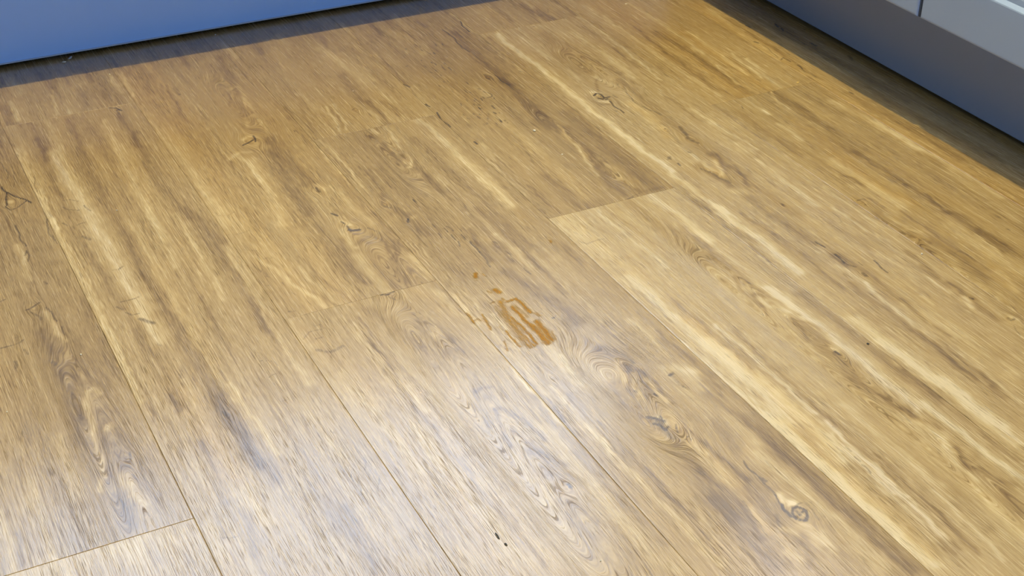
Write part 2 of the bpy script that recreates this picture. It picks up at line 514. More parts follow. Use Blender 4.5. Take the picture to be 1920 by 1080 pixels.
 ("T",-0.14,4,1,1,[486,1435,480,1368,487,1287]),
 ("T",-0.14,5,1,1,[559,1428,562,1370,561,1329]),
 ("K",0.33,2.2,1,1,[387,1507,398,1500,410,1506]),
 ("K",0.33,2.2,1,1,[387,1455,402,1452,413,1455]),
 ("K",0.33,2.2,1,1,[388,1416,395,1410,404,1406]),
 ("K",0.33,2.2,1,1,[406,1386,415,1382]),
 ("K",0.33,2.2,1,1,[388,1363,395,1355,397,1344]),
 ("K",0.33,2.2,1,1,[387,1330,394,1326]),
 ("K",0.33,2.2,1,1,[407,1329,409,1319]),
 ("K",0.33,2.2,1,1,[408,1303,411,1297]),
 ("K",0.33,2.2,1,1,[392,1269,400,1265]),
 ("K",0.25,6,1,1,[390,1373,395,1347]),
 ("K",0.2,8,1,1,[410,1508,403,1517]),
 ("T",0.22,3,1,1,[399,1395,419,1308,443,1224]),
 ("T",-0.15,2,1,1,[408,1384,424,1305,447,1251]),
 ("T",0.18,3,1,1,[435,1351,443,1272,458,1217]),
 ("T",-0.15,2,1,1,[443,1373,450,1305,459,1264]),
 ("K",0.25,3,1,1,[389,1267,403,1264]),
 ("T",0.35,3,1,1,[564,1642,563,1592,562,1543]),
 ("T",-0.2,5,1,1,[394,2021,395,1960]),
 ("T",0.18,5,1,1,[429,2020,430,1959]),
 ("T",-0.2,5,1,1,[486,2019,485,1957]),
 ("T",0.18,5,1,1,[559,2017,558,1955]),
 ("T",-0.1,35,2,0,[600,1617,604,1436,609,1265]),
 ("T",0.3,2,2,0,[572,1645,576,1577,573,1497]),
 ("T",0.32,4,2,0,[648,1643,649,1629]),
 ("T",0.35,2.5,2,0,[665,1643,661,1601,660,1562,657,1538,652,1520,646,1520]),
 ("T",-0.2,7,2,0,[634,1627,641,1588,644,1544]),
 ("T",0.15,2.5,2,0,[650,1593,646,1557,647,1533]),
 ("T",-0.15,6,2,0,[660,1571,654,1498,657,1441]),
 ("T",-0.18,6,2,0,[596,1535,591,1489,584,1454]),
 ("K",0.35,4,2,0,[580,1451,578,1437,584,1431]),
 ("K",0.25,5,2,0,[579,1494,574,1466]),
 ("T",-0.18,9,2,0,[587,1437,591,1398,595,1353]),
 ("T",0.22,2,2,0,[590,1521,587,1475]),
 ("T",0.22,2,2,0,[586,1460,596,1417]),
 ("K",0.75,2.4,2,0,[591,1398,589,1390]),
 ("T",0.3,4,2,0,[597,1398]),
 ("K",0.35,1.8,2,0,[591,1378,593,1360]),
 ("K",0.75,1.8,2,0,[617,1439,616,1432]),
 ("K",0.5,1.6,2,0,[616,1429]),
 ("T",0.34,7,2,0,[714,1649,719,1573,719,1508,720,1433,719,1372]),
 ("H",0.5,8,2,0,[713,1544,718,1459,716,1351,709,1283]),
 ("T",-0.16,7,2,0,[688,1592,688,1490,693,1408,692,1320,697,1248]),
 ("T",0.15,3,2,0,[669,1482,669,1389,669,1317]),
 ("T",-0.22,4,2,0,[669,1450,666,1383,663,1334,666,1284]),
 ("K",0.35,1.8,2,0,[666,1398,667,1378]),
 ("T",0.3,1.6,2,0,[662,1382,663,1377]),
 ("T",-0.18,5,2,0,[678,1385,680,1297,680,1230]),
 ("K",0.55,1.6,2,0,[613,1373,613,1364]),
 ("K",0.55,1.6,2,0,[620,1358,619,1347]),
 ("K",0.55,1.6,2,0,[621,1340,620,1327]),
 ("K",0.55,1.6,2,0,[608,1350,608,1338]),
 ("K",0.55,1.6,2,0,[622,1323,621,1310]),
 ("K",0.55,1.6,2,0,[632,1335,631,1322]),
 ("K",0.55,1.6,2,0,[626,1361,626,1346]),
 ("K",0.65,1.8,2,0,[636,1316,635,1301,634,1287]),
 ("K",0.45,2.4,2,0,[635,1292,631,1265,631,1254]),
 ("K",0.35,2,2,0,[635,1348,635,1325]),
 ("T",-0.2,4,2,0,[646,1342,641,1303,636,1265]),
 ("H",0.4,6,2,0,[629,1350,625,1297,620,1260]),
 ("K",0.5,3,2,0,[660,1303,661,1299]),
 ("K",0.4,2.4,2,0,[661,1279,661,1266,661,1253]),
 ("T",0.4,1.5,2,0,[660,1269,661,1262]),
 ("K",0.5,1.8,2,0,[665,1235,664,1220]),
 ("K",0.35,1.8,2,0,[652,1284,651,1271]),
 ("K",0.25,5,2,0,[598,1273,609,1273]),
 ("T",-0.2,7,2,0,[655,1296,658,1254]),
 ("T",-0.24,9,2,0,[642,1236,651,1187,659,1141,664,1109]),
 ("T",0.22,5,2,0,[669,1317,672,1281,675,1233]),
 ("T",0.15,5,2,0,[691,1264,690,1162,690,1102]),
 ("T",-0.15,4,2,0,[680,1256,680,1167]),
 ("K",0.7,2,2,0,[642,1130,644,1129]),
 ("K",0.5,1.4,2,0,[647,1132]),
 ("T",-0.12,6,2,0,[654,1120,654,1052]),
 ("T",0.24,1.5,2,0,[561,1352,562,1272,565,1193,569,1111]),
 ("T",-0.22,1.5,2,0,[562,1350,563,1268,566,1189,570,1107]),
 ("T",0.24,1.5,2,0,[565,1347,566,1267,568,1188,572,1106]),
 ("T",-0.22,1.5,2,0,[566,1345,567,1264,570,1184,573,1102]),
 ("T",0.24,1.5,2,0,[569,1342,570,1263,572,1182,576,1101]),
 ("T",-0.22,1.5,2,0,[571,1340,571,1259,573,1178,577,1097]),
 ("T",0.24,1.5,2,0,[573,1338,574,1258,576,1177,580,1096]),
 ("T",-0.22,1.5,2,0,[575,1335,575,1255,577,1173,581,1092]),
 ("T",0.24,1.5,2,0,[577,1333,577,1254,580,1172,583,1091]),
 ("T",0.2,7,2,0,[564,1212,567,1140,568,1079,569,1011]),
 ("T",0.35,3,2,0,[589,1164,586,1108,586,1054,581,990]),
 ("T",-0.25,1.8,2,0,[567,1151,566,1075,567,1007,567,964]),
 ("T",-0.3,2.4,2,0,[586,1097,585,1065,582,1025]),
 ("T",0.2,7,2,0,[614,1083,610,1053,611,1010]),
 ("H",-0.3,12,2,0,[614,1094,597,1017,604,935]),
 ("K",0.25,4,2,0,[591,1035,594,1027]),
 ("H",0.5,3,2,0,[594,1034,593,1027]),
 ("T",0.3,2,2,0,[617,1065,613,1030]),
 ("T",-0.15,4,2,0,[590,1062,581,1005]),
 ("H",0.3,10,2,0,[639,1104,625,1035,631,980]),
 ("T",0.12,10,2,0,[629,1065,635,1009]),
 ("T",-0.3,10,2,0,[662,1054,669,1029,669,992,667,968]),
 ("K",0.4,3,2,0,[672,1049,677,1036,679,1018]),
 ("K",0.3,2.5,2,0,[677,1009,676,993]),
 ("T",0.32,4,2,0,[667,1033,658,1013,653,995]),
 ("T",0.3,4,2,0,[667,1003,659,982,654,964]),
 ("T",0.34,4,2,0,[673,988,674,974,673,957,673,947]),
 ("H",0.5,6,2,0,[664,1026,652,990]),
 ("H",0.5,6,2,0,[673,982,672,950]),
 ("H",0.5,5,2,0,[659,986,653,964]),
 ("T",-0.22,3,2,0,[667,1014,650,981,643,950]),
 ("T",-0.2,3,2,0,[674,1005,679,982,677,942]),
 ("T",-0.24,6,2,0,[640,996,636,958,637,929]),
 ("K",0.65,3,2,0,[699,983,704,985]),
 ("K",0.3,6,2,0,[701,980,701,966]),
 ("K",0.55,2.2,2,0,[702,962,704,958]),
 ("K",0.25,7,2,0,[704,962]),
 ("K",0.8,2,2,0,[670,963,671,959]),
 ("K",0.5,2.5,2,0,[653,976,654,974]),
 ("T",0.28,8,2,0,[711,992,726,979]),
 ("T",0.2,6,2,0,[699,998,698,947,697,908]),
 ("K",0.65,4,2,0,[642,933,647,928,651,921]),
 ("K",0.7,3,2,0,[640,922,645,917,647,909]),
 ("K",0.6,2,2,0,[653,930,653,926]),
 ("K",0.7,2,2,0,[648,908,652,912]),
 ("K",0.4,6,2,0,[646,924,646,909,647,895]),
 ("T",0.35,2,2,0,[650,930,653,924,652,915]),
 ("K",0.5,1.8,2,0,[661,912,656,899]),
 ("H",0.6,6,2,0,[662,930,662,907,655,882]),
 ("T",0.2,6,2,0,[662,930,662,911]),
 ("K",0.6,2,2,0,[657,887]),
 ("K",0.6,2,2,0,[661,890]),
 ("K",0.6,2,2,0,[662,886]),
 ("H",0.7,7,2,0,[665,905,660,862,663,821,660,801,658,790]),
 ("T",0.22,7,2,0,[660,889,658,850,663,813]),
 ("T",-0.25,3,2,0,[669,894,669,857,674,829,674,811]),
 ("T",-0.25,4,2,0,[642,844,647,816,648,775,640,739]),
 ("K",0.3,3,2,0,[640,841,643,835]),
 ("K",0.3,2.5,2,0,[652,789,650,762,646,736,648,719]),
 ("H",0.8,4,2,0,[654,780,652,757,651,741]),
 ("T",0.2,4,2,0,[654,776,650,746]),
 ("T",-0.3,12,2,0,[630,800,631,751,628,708]),
 ("T",-0.2,10,2,0,[642,880,634,814,635,773]),
 ("T",-0.2,12,2,0,[674,811,669,780,665,750]),
 ("K",0.5,3,2,0,[688,806,689,802]),
 ("K",0.6,1.8,2,0,[687,835,686,808,684,789,682,770]),
 ("K",0.85,2.4,2,0,[683,769,680,763,681,752,684,750]),
 ("T",0.5,4,2,0,[687,781,687,773,694,766]),
 ("T",0.4,3,2,0,[687,765,693,765]),
 ("K",0.85,2,2,0,[689,761,693,760,698,753,695,746,689,741]),
 ("K",0.8,2,2,0,[689,761,684,755,683,748,689,741]),
 ("K",0.65,2,2,0,[689,756,689,750,695,753]),
 ("K",0.3,7,2,0,[690,752]),
 ("K",0.4,2,2,0,[693,764,703,762,704,751,699,737]),
 ("K",0.25,5,2,0,[708,761,706,738]),
 ("K",0.3,5,2,0,[669,760,665,746]),
 ("T",0.3,5,2,0,[665,742,669,732]),
 ("T",0.3,5,2,0,[682,738,682,726,682,711]),
 ("T",-0.2,6,2,0,[673,730,665,711,657,693]),
 ("T",0.25,5,2,0,[690,722,686,701]),
 ("T",-0.2,3,2,0,[661,737,665,719]),
 ("T",0.2,5,2,0,[648,716,653,703]),
 ("T",0.25,9,2,0,[718,978,721,916,715,853]),
 ("T",0.28,9,2,0,[705,839,711,780,714,730,714,664]),
 ("T",-0.3,7,2,0,[717,938,725,885,728,819,726,752,728,703,730,649]),
 ("T",-0.15,5,2,0,[725,1039,723,975,727,933]),
 ("T",0.22,4,2,0,[716,1089,722,1024,723,965]),
 ("T",-0.2,2,2,0,[730,1059,734,1002,732,940]),
 ("T",-0.14,4,2,0,[588,1002,586,935,593,869,601,790]),
 ("T",0.2,5,2,0,[581,947,584,873,588,805,587,728]),
 ("T",-0.2,2,2,0,[595,950,599,849,598,760]),
 ("T",-0.2,2,2,0,[587,907,591,819,595,739]),
 ("T",0.2,3,2,0,[584,984,583,900]),
 ("H",0.3,5,2,0,[572,952,572,862,573,773]),
 ("T",-0.08,10,2,1,[595,2049,601,1804]),
 ("T",0.15,6,2,1,[599,1889,603,1725]),
 ("T",0.3,2,2,1,[617,1737,607,1658]),
 ("T",0.3,2,2,1,[629,1741,617,1657]),
 ("T",-0.18,2,2,1,[623,1735,614,1664]),
 ("K",0.4,2,2,1,[647,1712,653,1716,656,1707]),
 ("T",0.25,3,2,1,[664,1699,667,1683,665,1654]),
 ("T",-0.2,4,2,1,[676,1728,676,1671,676,1634]),
 ("T",-0.2,5,2,1,[696,1719,699,1669]),
 ("T",-0.14,10,2,1,[676,1830,669,1732]),
 ("T",0.14,6,2,1,[684,1936,697,1799,709,1712]),
 ("T",-0.1,5,2,1,[597,1978,589,1771,573,1666]),
 ("K",0.3,4,2,1,[608,1674,608,1667]),
 ("T",-0.15,3,2,1,[692,2076,698,1885]),
 ("T",0.12,6,2,1,[705,1903,711,1792]),
 ("T",-0.2,5,2,1,[601,2017,599,1954]),
 ("T",0.18,5,2,1,[644,2016,640,1952]),
 ("T",-0.2,5,2,1,[704,2014,699,1950]),
 ("H",0.4,22,3,0,[762,1314,770,1226,772,1159]),
 ("T",0.12,18,3,0,[755,1303,758,1231]),
 ("K",0.3,2.4,3,0,[762,1294,764,1287]),
 ("K",0.4,2,3,0,[775,1283]),
 ("K",0.3,2.4,3,0,[755,1282,760,1269]),
 ("K",0.32,3.4,3,0,[748,1261,755,1250,770,1253,779,1252]),
 ("K",0.22,4,3,0,[744,1280,745,1271]),
 ("K",0.3,2,3,0,[774,1265,775,1259]),
 ("T",-0.18,10,3,0,[852,1314,858,1238,857,1156]),
 ("T",0.2,4,3,0,[807,1314,808,1242,812,1165]),
 ("T",-0.2,1.6,3,0,[809,1306,813,1225]),
 ("T",-0.2,1.6,3,0,[821,1300,827,1225,830,1183]),
 ("T",0.25,6,3,0,[885,1329,891,1266,890,1194]),
 ("H",0.5,8,3,0,[871,1320,884,1254,890,1194]),
 ("T",-0.18,8,3,0,[875,1230,879,1145,882,1067]),
 ("T",0.16,6,3,0,[885,1210,887,1115,884,1030]),
 ("T",-0.28,2.4,3,0,[868,1112,862,1089,860,1066,858,1048]),
 ("T",-0.24,2,3,0,[871,1115,876,1099,877,1070]),
 ("T",-0.28,2.6,3,0,[868,1072,878,1061,884,1039,888,1016]),
 ("T",-0.26,2.4,3,0,[865,1072,861,1053,857,1031]),
 ("T",-0.24,2.6,3,0,[875,1013,886,999,891,974]),
 ("T",-0.22,3,3,0,[875,1013,872,995,864,970]),
 ("T",0.2,3,3,0,[865,1063,866,1044]),
 ("T",0.2,3,3,0,[871,1042,881,1025]),
 ("T",-0.25,12,3,0,[877,992,876,953,872,923,863,885]),
 ("K",0.8,2.8,3,0,[878,942,878,936]),
 ("T",0.3,4,3,0,[881,951,882,945]),
 ("K",0.25,8,3,0,[874,938]),
 ("K",0.35,2,3,0,[887,1019,889,1013]),
 ("T",-0.14,4,3,0,[870,902,866,864,868,833]),
 ("T",0.42,6,3,0,[889,1076,891,1020,893,967,892,913,891,861,890,827]),
 ("H",-0.4,7,3,0,[889,1076,893,967,887,824]),
 ("T",-0.24,6,3,0,[914,1051,915,985,915,923,913,871,915,824]),
 ("K",0.3,2,3,0,[860,856,868,878]),
 ("T",0.15,2,3,0,[871,886,872,879]),
 ("T",0.3,8,3,0,[761,1164,762,1066,765,1008,764,940,763,866]),
 ("H",0.9,9,3,0,[773,1061,775,1003,781,936,780,872,774,814]),
 ("T",0.3,9,3,0,[770,1017,776,939,777,859,773,797]),
 ("T",-0.22,3,3,0,[780,1105,782,1034,782,956]),
 ("T",-0.2,2,3,0,[770,1110,769,1046]),
 ("T",0.3,3,3,0,[793,1040,794,983,793,925,794,865]),
 ("H",-0.4,4,3,0,[793,1040,791,979,790,912,795,841]),
 ("T",-0.25,2,3,0,[792,1029,791,968,790,912]),
 ("T",-0.25,1.8,3,0,[805,1022,802,947,801,866]),
 ("T",0.3,5,3,0,[745,1029,747,943,748,855,748,766,749,677]),
 ("T",0.36,7,3,0,[749,882,750,808,751,731,751,646]),
 ("H",0.8,9,3,0,[758,868,759,795,760,735,760,656]),
 ("T",0.25,8,3,0,[784,827,784,756,783,675]),
 ("H",-0.3,5,3,0,[796,859,791,788,785,706,781,646]),
 ("T",0.35,3,3,0,[795,850,791,788,791,727]),
 ("T",-0.3,1.8,3,0,[789,829,792,805,792,774]),
 ("T",-0.3,1.8,3,0,[778,803,778,772]),
 ("T",-0.28,2,3,0,[799,863,797,811,798,750]),
 ("K",0.4,1.7,3,0,[788,811,787,802]),
 ("K",0.45,1.7,3,0,[785,795,785,786]),
 ("K",0.45,1.8,3,0,[782,782,783,768]),
 ("K",0.3,2,3,0,[795,841,795,829]),
 ("T",-0.25,3,3,0,[805,789,804,742,800,695,794,640]),
 ("T",0.22,3,3,0,[795,777,791,727,787,666]),
 ("T",-0.28,2.4,3,0,[794,760,793,714,786,651]),
 ("T",-0.25,2,3,0,[783,732,782,688,777,648]),
 ("T",0.25,3,3,0,[818,722,816,671,810,624]),
 ("T",-0.25,2,3,0,[803,697,798,645]),
 ("T",0.2,6,3,0,[826,864,830,804,828,726]),
 ("H",0.4,14,3,0,[847,873,843,789,840,711]),
 ("T",-0.12,8,3,0,[834,840,833,776]),
 ("K",0.4,1.6,3,0,[744,747]),
 ("T",-0.24,5,3,0,[878,833,878,818,882,807,887,793]),
 ("T",-0.24,4,3,0,[880,827,876,812,874,797,871,775]),
 ("T",0.28,4,3,0,[877,811,878,794,876,759]),
 ("T",-0.24,5,3,0,[880,770,881,756,887,742]),
 ("T",-0.24,4,3,0,[881,761,876,747,873,733]),
 ("T",0.22,4,3,0,[882,751,881,734]),
 ("T",-0.3,9,3,0,[876,736,878,710,875,686,869,664]),
 ("T",-0.24,4,3,0,[884,706,890,695]),
 ("T",0.28,4,3,0,[900,832,901,778,901,728,904,696]),
 ("T",-0.22,4,3,0,[871,861,874,825]),
 ("T",-0.16,8,3,0,[869,867,875,834]),
 ("T",0.25,4,3,0,[854,705,849,666,846,636]),
 ("H",0.5,6,3,0,[853,697,847,644]),
 ("T",-0.15,4,3,0,[836,765,836,714,831,659]),
 ("T",0.2,4,3,0,[874,840,871,775,864,716]),
 ("T",0.25,2,3,0,[922,1138,921,1118]),
 ("T",-0.16,3,3,0,[924,952,922,898,921,831]),
 ("T",0.3,2,3,0,[922,936,924,913,921,888]),
 ("T",-0.25,5,3,0,[921,888,921,831,920,769,922,722]),
 ("T",0.22,4,3,0,[902,826,901,764,901,707]),
 ("K",0.4,2,3,1,[745,1759,746,1747]),
 ("K",0.6,2,3,1,[920,1942,917,1919,915,1895]),
 ("K",0.4,2,3,1,[916,1890,922,1873]),
 ("K",0.55,2,3,1,[882,1923,883,1896,879,1860,880,1824]),
 ("T",0.3,2,3,1,[922,1978,920,1869,917,1790,918,1724]),
 ("T",-0.22,8,3,1,[892,1906,883,1795,882,1689]),
 ("T",-0.2,5,3,1,[858,1971,864,1944]),
 ("K",0.4,2,3,1,[881,1981,892,1980,900,1971]),
 ("T",0.2,8,3,1,[810,1946,826,1879,820,1848]),
 ("K",0.35,2,3,1,[825,1944,831,1931]),
 ("K",0.3,2,3,1,[745,1946,746,1920]),
 ("T",-0.18,2,3,1,[757,1924,750,1805,744,1715]),
 ("K",0.608965,1.5,3,1,[828,1728,828,1719]),
 ("K",0.577141,1.5,3,1,[813,1592,813,1584]),
 ("K",0.540316,1.5,3,1,[805,1588,805,1584]),
 ("K",0.670721,1.5,3,1,[817,1696,817,1691]),
 ("K",0.566108,1.5,3,1,[801,1608,801,1604]),
 ("K",0.425418,1.5,3,1,[842,1827,842,1822]),
 ("K",0.538728,1.5,3,1,[815,1596,815,1587]),
 ("K",0.688298,1.5,3,1,[791,1617,791,1610]),
 ("K",0.400996,1.5,3,1,[792,1593,792,1588]),
 ("K",0.587277,1.5,3,1,[801,1829,801,1825]),
 ("K",0.460528,1.5,3,1,[788,1735,788,1728]),
 ("K",0.358003,1.5,3,1,[815,1737,815,1728]),
 ("K",0.478165,1.5,3,1,[810,1653,810,1646]),
 ("K",0.684313,1.5,3,1,[813,1698,813,1693]),
 ("K",0.470534,1.5,3,1,[846,1876,846,1866]),
 ("K",0.611939,1.5,3,1,[798,1783,798,1778]),
 ("K",0.381913,1.5,3,1,[810,1641,810,1632]),
 ("K",0.673469,1.5,3,1,[812,1816,812,1810]),
 ("K",0.377369,1.5,3,1,[798,1693,798,1688]),
 ("K",0.366993,1.5,3,1,[842,1922,842,1917]),
 ("K",0.557886,1.5,3,1,[795,1594,795,1590]),
 ("K",0.670624,1.5,3,1,[792,1628,792,1624]),
 ("K",0.606083,1.5,3,1,[798,1879,798,1874]),
 ("K",0.502094,1.5,3,1,[804,1628,804,1624]),
 ("K",0.699755,1.5,3,1,[832,1847,832,1840]),
 ("K",0.605327,1.5,3,1,[818,1619,818,1614]),
 ("K",0.48195,1.5,3,1,[798,1708,798,1703]),
 ("K",0.468468,1.5,3,1,[821,1585,821,1579]),
 ("K",0.476464,1.5,3,1,[797,1809,797,1800]),
 ("K",0.615874,1.5,3,1,[826,1672,825,1665]),
 ("K",0.619412,1.5,3,1,[821,1785,821,1778]),
 ("K",0.553231,1.5,3,1,[777,1620,777,1613]),
 ("K",0.512029,1.5,3,1,[816,1887,816,1879]),
 ("K",0.575422,1.5,3,1,[810,1668,810,1663]),
 ("K",0.654469,1.5,3,1,[821,1669,821,1661]),
 ("K",0.535269,1.5,3,1,[839,1663,839,1657]),
 ("K",0.591999,1.5,3,1,[857,1872,856,1865]),
 ("K",0.553296,1.5,3,1,[813,1673,813,1665]),
 ("K",0.572903,1.5,3,1,[788,1666,788,1658]),
 ("K",0.577541,1.5,3,1,[813,1653,813,1647]),
 ("K",0.515055,1.5,3,1,[826,1846,826,1841]),
 ("K",0.413542,1.5,3,1,[821,1800,821,1794]),
 ("K",0.564128,1.5,3,1,[827,1805,827,1799]),
 ("K",0.491882,1.5,3,1,[789,1647,789,1644]),
 ("K",0.480858,1.5,3,1,[808,1786,808,1778]),
 ("K",0.468781,1.5,3,1,[821,1879,821,1871]),
 ("K",0.634546,1.5,3,1,[835,1700,835,1694]),
 ("K",0.547351,1.5,3,1,[801,1674,800,1667]),
 ("K",0.662713,1.5,3,1,[820,1592,820,1587]),
 ("K",0.399245,1.5,3,1,[824,1854,824,1846]),
 ("K",0.429218,1.5,3,1,[824,1695,824,1689]),
 ("K",0.669812,1.5,3,1,[829,1786,828,1776]),
 ("K",0.495422,1.5,3,1,[778,1633,778,1627]),
 ("K",0.516927,1.5,3,1,[830,1774,830,1769]),
 ("K",0.623597,1.5,3,1,[819,1865,819,1859]),
 ("K",0.677339,1.5,3,1,[818,1620,817,1615]),
 ("K",0.696089,1.5,3,1,[798,1624,798,1620]),
 ("K",0.561349,1.5,3,1,[814,1809,814,1801]),
 ("K",0.536724,1.5,3,1,[808,1621,808,1616]),
 ("K",0.476364,1.5,3,1,[798,1746,798,1740]),
 ("K",0.509465,1.5,3,1,[806,1656,806,1651]),
 ("K",0.622434,1.5,3,1,[823,1616,823,1613]),
 ("K",0.518658,1.5,3,1,[806,1769,806,1762]),
 ("K",0.418764,1.5,3,1,[789,1595,789,1588]),
 ("K",0.593118,1.5,3,1,[821,1792,821,1783]),
 ("K",0.399939,1.5,3,1,[790,1705,790,1697]),
 ("K",0.403735,1.5,3,1,[804,1744,804,1738]),
 ("K",0.636858,1.5,3,1,[815,1705,815,1700]),
 ("K",0.69254,1.5,3,1,[807,1643,807,1636]),
 ("K",0.426731,1.5,3,1,[805,1588,805,1581]),
 ("K",0.45,3,3,1,[863,1740,868,1731,867,1717]),
 ("K",0.35,3,3,1,[859,1725,866,1721]),
 ("K",0.6,1.8,3,1,[877,1733,877,1712,879,1690]),
 ("K",0.4,1.8,3,1,[876,1684,878,1654]),
 ("K",0.55,2,3,1,[835,1687,839,1681,842,1675,837,1666,830,1666]),
 ("K",0.5,3,3,1,[826,1640,826,1630]),
 ("T",0.2,8,3,1,[833,1702,832,1673]),
 ("K",0.5,2.4,3,1,[916,1729,918,1724]),
 ("K",0.35,2.4,3,1,[884,1781,886,1774]),
 ("K",0.35,2,3,1,[909,1776]),
 ("K",0.5,2,3,1,[771,1816,776,1818]),
 ("K",0.3,2,3,1,[830,1898]),
 ("K",0.6,2.4,3,1,[744,1760,746,1747]),
 ("T",0.2,7,3,1,[744,1745,747,1704,742,1677]),
 ("K",0.7,2.4,3,1,[744,1684,745,1675]),
 ("K",0.65,2.2,3,1,[749,1654,744,1634,743,1616,744,1604]),
 ("K",0.3,1.6,3,1,[746,1738,744,1684]),
 ("K",0.75,2.4,3,1,[754,1549,754,1542]),
 ("T",0.2,4,3,1,[758,1540,756,1489]),
 ("K",0.3,5,3,1,[755,1545]),
 ("T",-0.2,9,3,1,[877,1712,876,1612,873,1529]),
 ("T",-0.2,10,3,1,[908,1577,906,1486,904,1400,904,1335]),
 ("T",0.32,2,3,1,[879,1557,876,1527,871,1489,862,1438,852,1393]),
 ("T",-0.2,7,3,1,[883,1533,877,1464,857,1374,857,1335]),
 ("T",0.2,4,3,1,[873,1484,861,1422]),
 ("T",-0.16,8,3,1,[869,1615,864,1542]),
 ("T",0.18,4,3,1,[881,1415,880,1387,880,1347]),
 ("T",0.16,10,3,1,[815,1622,816,1529,816,1427,812,1350]),
 ("H",0.3,12,3,1,[818,1564,817,1443,813,1365]),
 ("T",0.3,3,3,1,[747,1494,748,1428,745,1352]),
 ("T",-0.25,1.8,3,1,[750,1492,749,1423,745,1337]),
 ("T",-0.22,1.8,3,1,[760,1496,760,1430,762,1329]),
 ("T",0.25,2,3,1,[762,1486,760,1414]),
 ("K",0.35,2,3,1,[887,1442,886,1426]),
 ("T",-0.14,7,3,1,[791,1423,788,1361,789,1323]),
 ("T",-0.16,4,3,1,[874,1350,879,1332,909,1330]),
 ("K",0.55,2.4,3,1,[850,1321,858,1324,863,1325]),
 ("K",0.3,3,3,1,[864,1327,877,1330]),
 ("T",0.18,5,3,1,[748,2013,742,1949]),
 ("T",-0.2,5,3,1,[793,2012,786,1947]),
 ("T",0.18,5,3,1,[838,2011,830,1946]),
 ("K",0.55,2,4,0,[1011,1873,1015,1871]),
 ("T",0.22,3,4,0,[1023,1873,1027,1842]),
 ("T",0.45,5,4,0,[949,1869,945,1810,948,1746,947,1678,945,1628,943,1564,944,1494,943,1424,946,1363]),
 ("H",-0.4,5,4,0,[950,1864,947,1780,951,1736]),
 ("H",0.5,6,4,0,[949,1698,947,1617,942,1504,945,1414]),
 ("T",-0.18,4,4,0,[931,1864,927,1774,928,1708,924,1638]),
 ("T",-0.18,9,4,0,[1019,1845,1010,1745,1003,1683]),
 ("T",-0.16,3,4,0,[1028,1793,1034,1722,1043,1674,1048,1608]),
 ("T",0.2,5,4,0,[1057,1827,1059,1733,1056,1636]),
 ("T",-0.1,8,4,0,[1020,1729,1005,1671]),
 ("T",-0.1,6,4,0,[994,1764,984,1681]),
 ("T",0.16,3,4,0,[989,1722,978,1663]),
 ("T",0.12,6,4,0,[979,1840,977,1750]),
 ("K",0.85,2.2,4,0,[969,1606,978,1612,980,1605,979,1593,988,1593]),
 ("K",0.8,2.2,4,0,[971,1597,976,1591,983,1587]),
 ("K",0.4,3,4,0,[995,1597,997,1585]),
 ("T",0.35,3,4,0,[975,1619,983,1611]),
 ("T",0.35,2,4,0,[967,1587,977,1578]),
 ("K",0.7,1.8,4,0,[981,1582,980,1561,980,1538]),
 ("K",0.5,2,4,0,[973,1551,973,1547]),
 ("K",0.3,2,4,0,[972,1532,977,1526]),
 ("T",-0.2,3,4,0,[960,1591,967,1575,975,1572]),
 ("T",-0.22,2,4,0,[988,1627,1001,1652,982,1610]),
 ("T",0.2,4,4,0,[1009,1648,1014,1625]),
 ("T",-0.24,4,4,0,[1025,1738,1034,1705,1040,1654]),
 ("K",0.35,2.6,4,0,[1022,1631,1018,1602,1013,1565,1014,1545]),
 ("K",0.4,4,4,0,[1014,1545,1017,1528,1023,1511]),
 ("T",-0.22,8,4,0,[1030,1638,1029,1577,1025,1501]),
 ("H",0.8,6,4,0,[1005,1559,1003,1521,1005,1489,991,1448]),
 ("T",0.18,6,4,0,[1006,1568,1004,1515,1001,1476]),
 ("K",0.65,2,4,0,[1003,1471]),
 ("K",0.6,2,4,0,[1009,1472]),
 ("K",0.5,1.6,4,0,[1001,1464]),
 ("K",0.45,5,4,0,[1024,1468,1021,1451,1017,1435,1020,1416]),
 ("T",-0.22,12,4,0,[1023,1483,1022,1429,1015,1380]),
 ("K",0.5,2.4,4,0,[962,1399,960,1390]),
 ("K",0.6,2.6,4,0,[964,1378,964,1371]),
 ("K",0.6,2,4,0,[994,1399,995,1395]),
 ("K",0.5,2,4,0,[1011,1384]),
 ("K",0.4,3,4,0,[956,1392,965,1398]),
 ("T",0.28,3,4,0,[993,1391,994,1374]),
 ("T",0.3,3,4,0,[1012,1364,1006,1342,997,1326]),
 ("T",0.2,3,4,0,[989,1342,998,1368]),
 ("K",0.4,4,4,0,[984,1353,988,1335,989,1318,994,1303]),
 ("T",-0.3,7,4,0,[985,1361,987,1327,991,1296]),
 ("T",-0.2,3,4,0,[1024,1376,1017,1353,1005,1326]),
 ("T",-0.22,3,4,0,[1026,1341,1017,1304,1010,1284]),
 ("H",0.6,6,4,0,[1012,1364,994,1323]),
 ("T",-0.25,9,4,0,[1021,1377,1016,1297,1017,1242,1020,1202]),
 ("T",-0.22,8,4,0,[991,1262,994,1200,998,1141,1001,1085]),
 ("K",0.6,2.4,4,0,[1020,1229,1020,1223]),
 ("K",0.3,2,4,0,[1027,1267,1031,1239]),
 ("K",0.3,1.8,4,0,[987,1256,985,1231]),
 ("K",0.35,1.6,4,0,[983,1241,981,1227]),
 ("K",0.35,1.8,4,0,[1034,1210,1035,1180,1036,1165]),
 ("K",0.3,2.5,4,0,[1061,1182,1060,1160,1041,1156]),
 ("T",0.25,5,4,0,[1063,1340,1058,1276,1056,1207]),
 ("H",0.5,8,4,0,[1045,1315,1050,1264,1042,1221]),
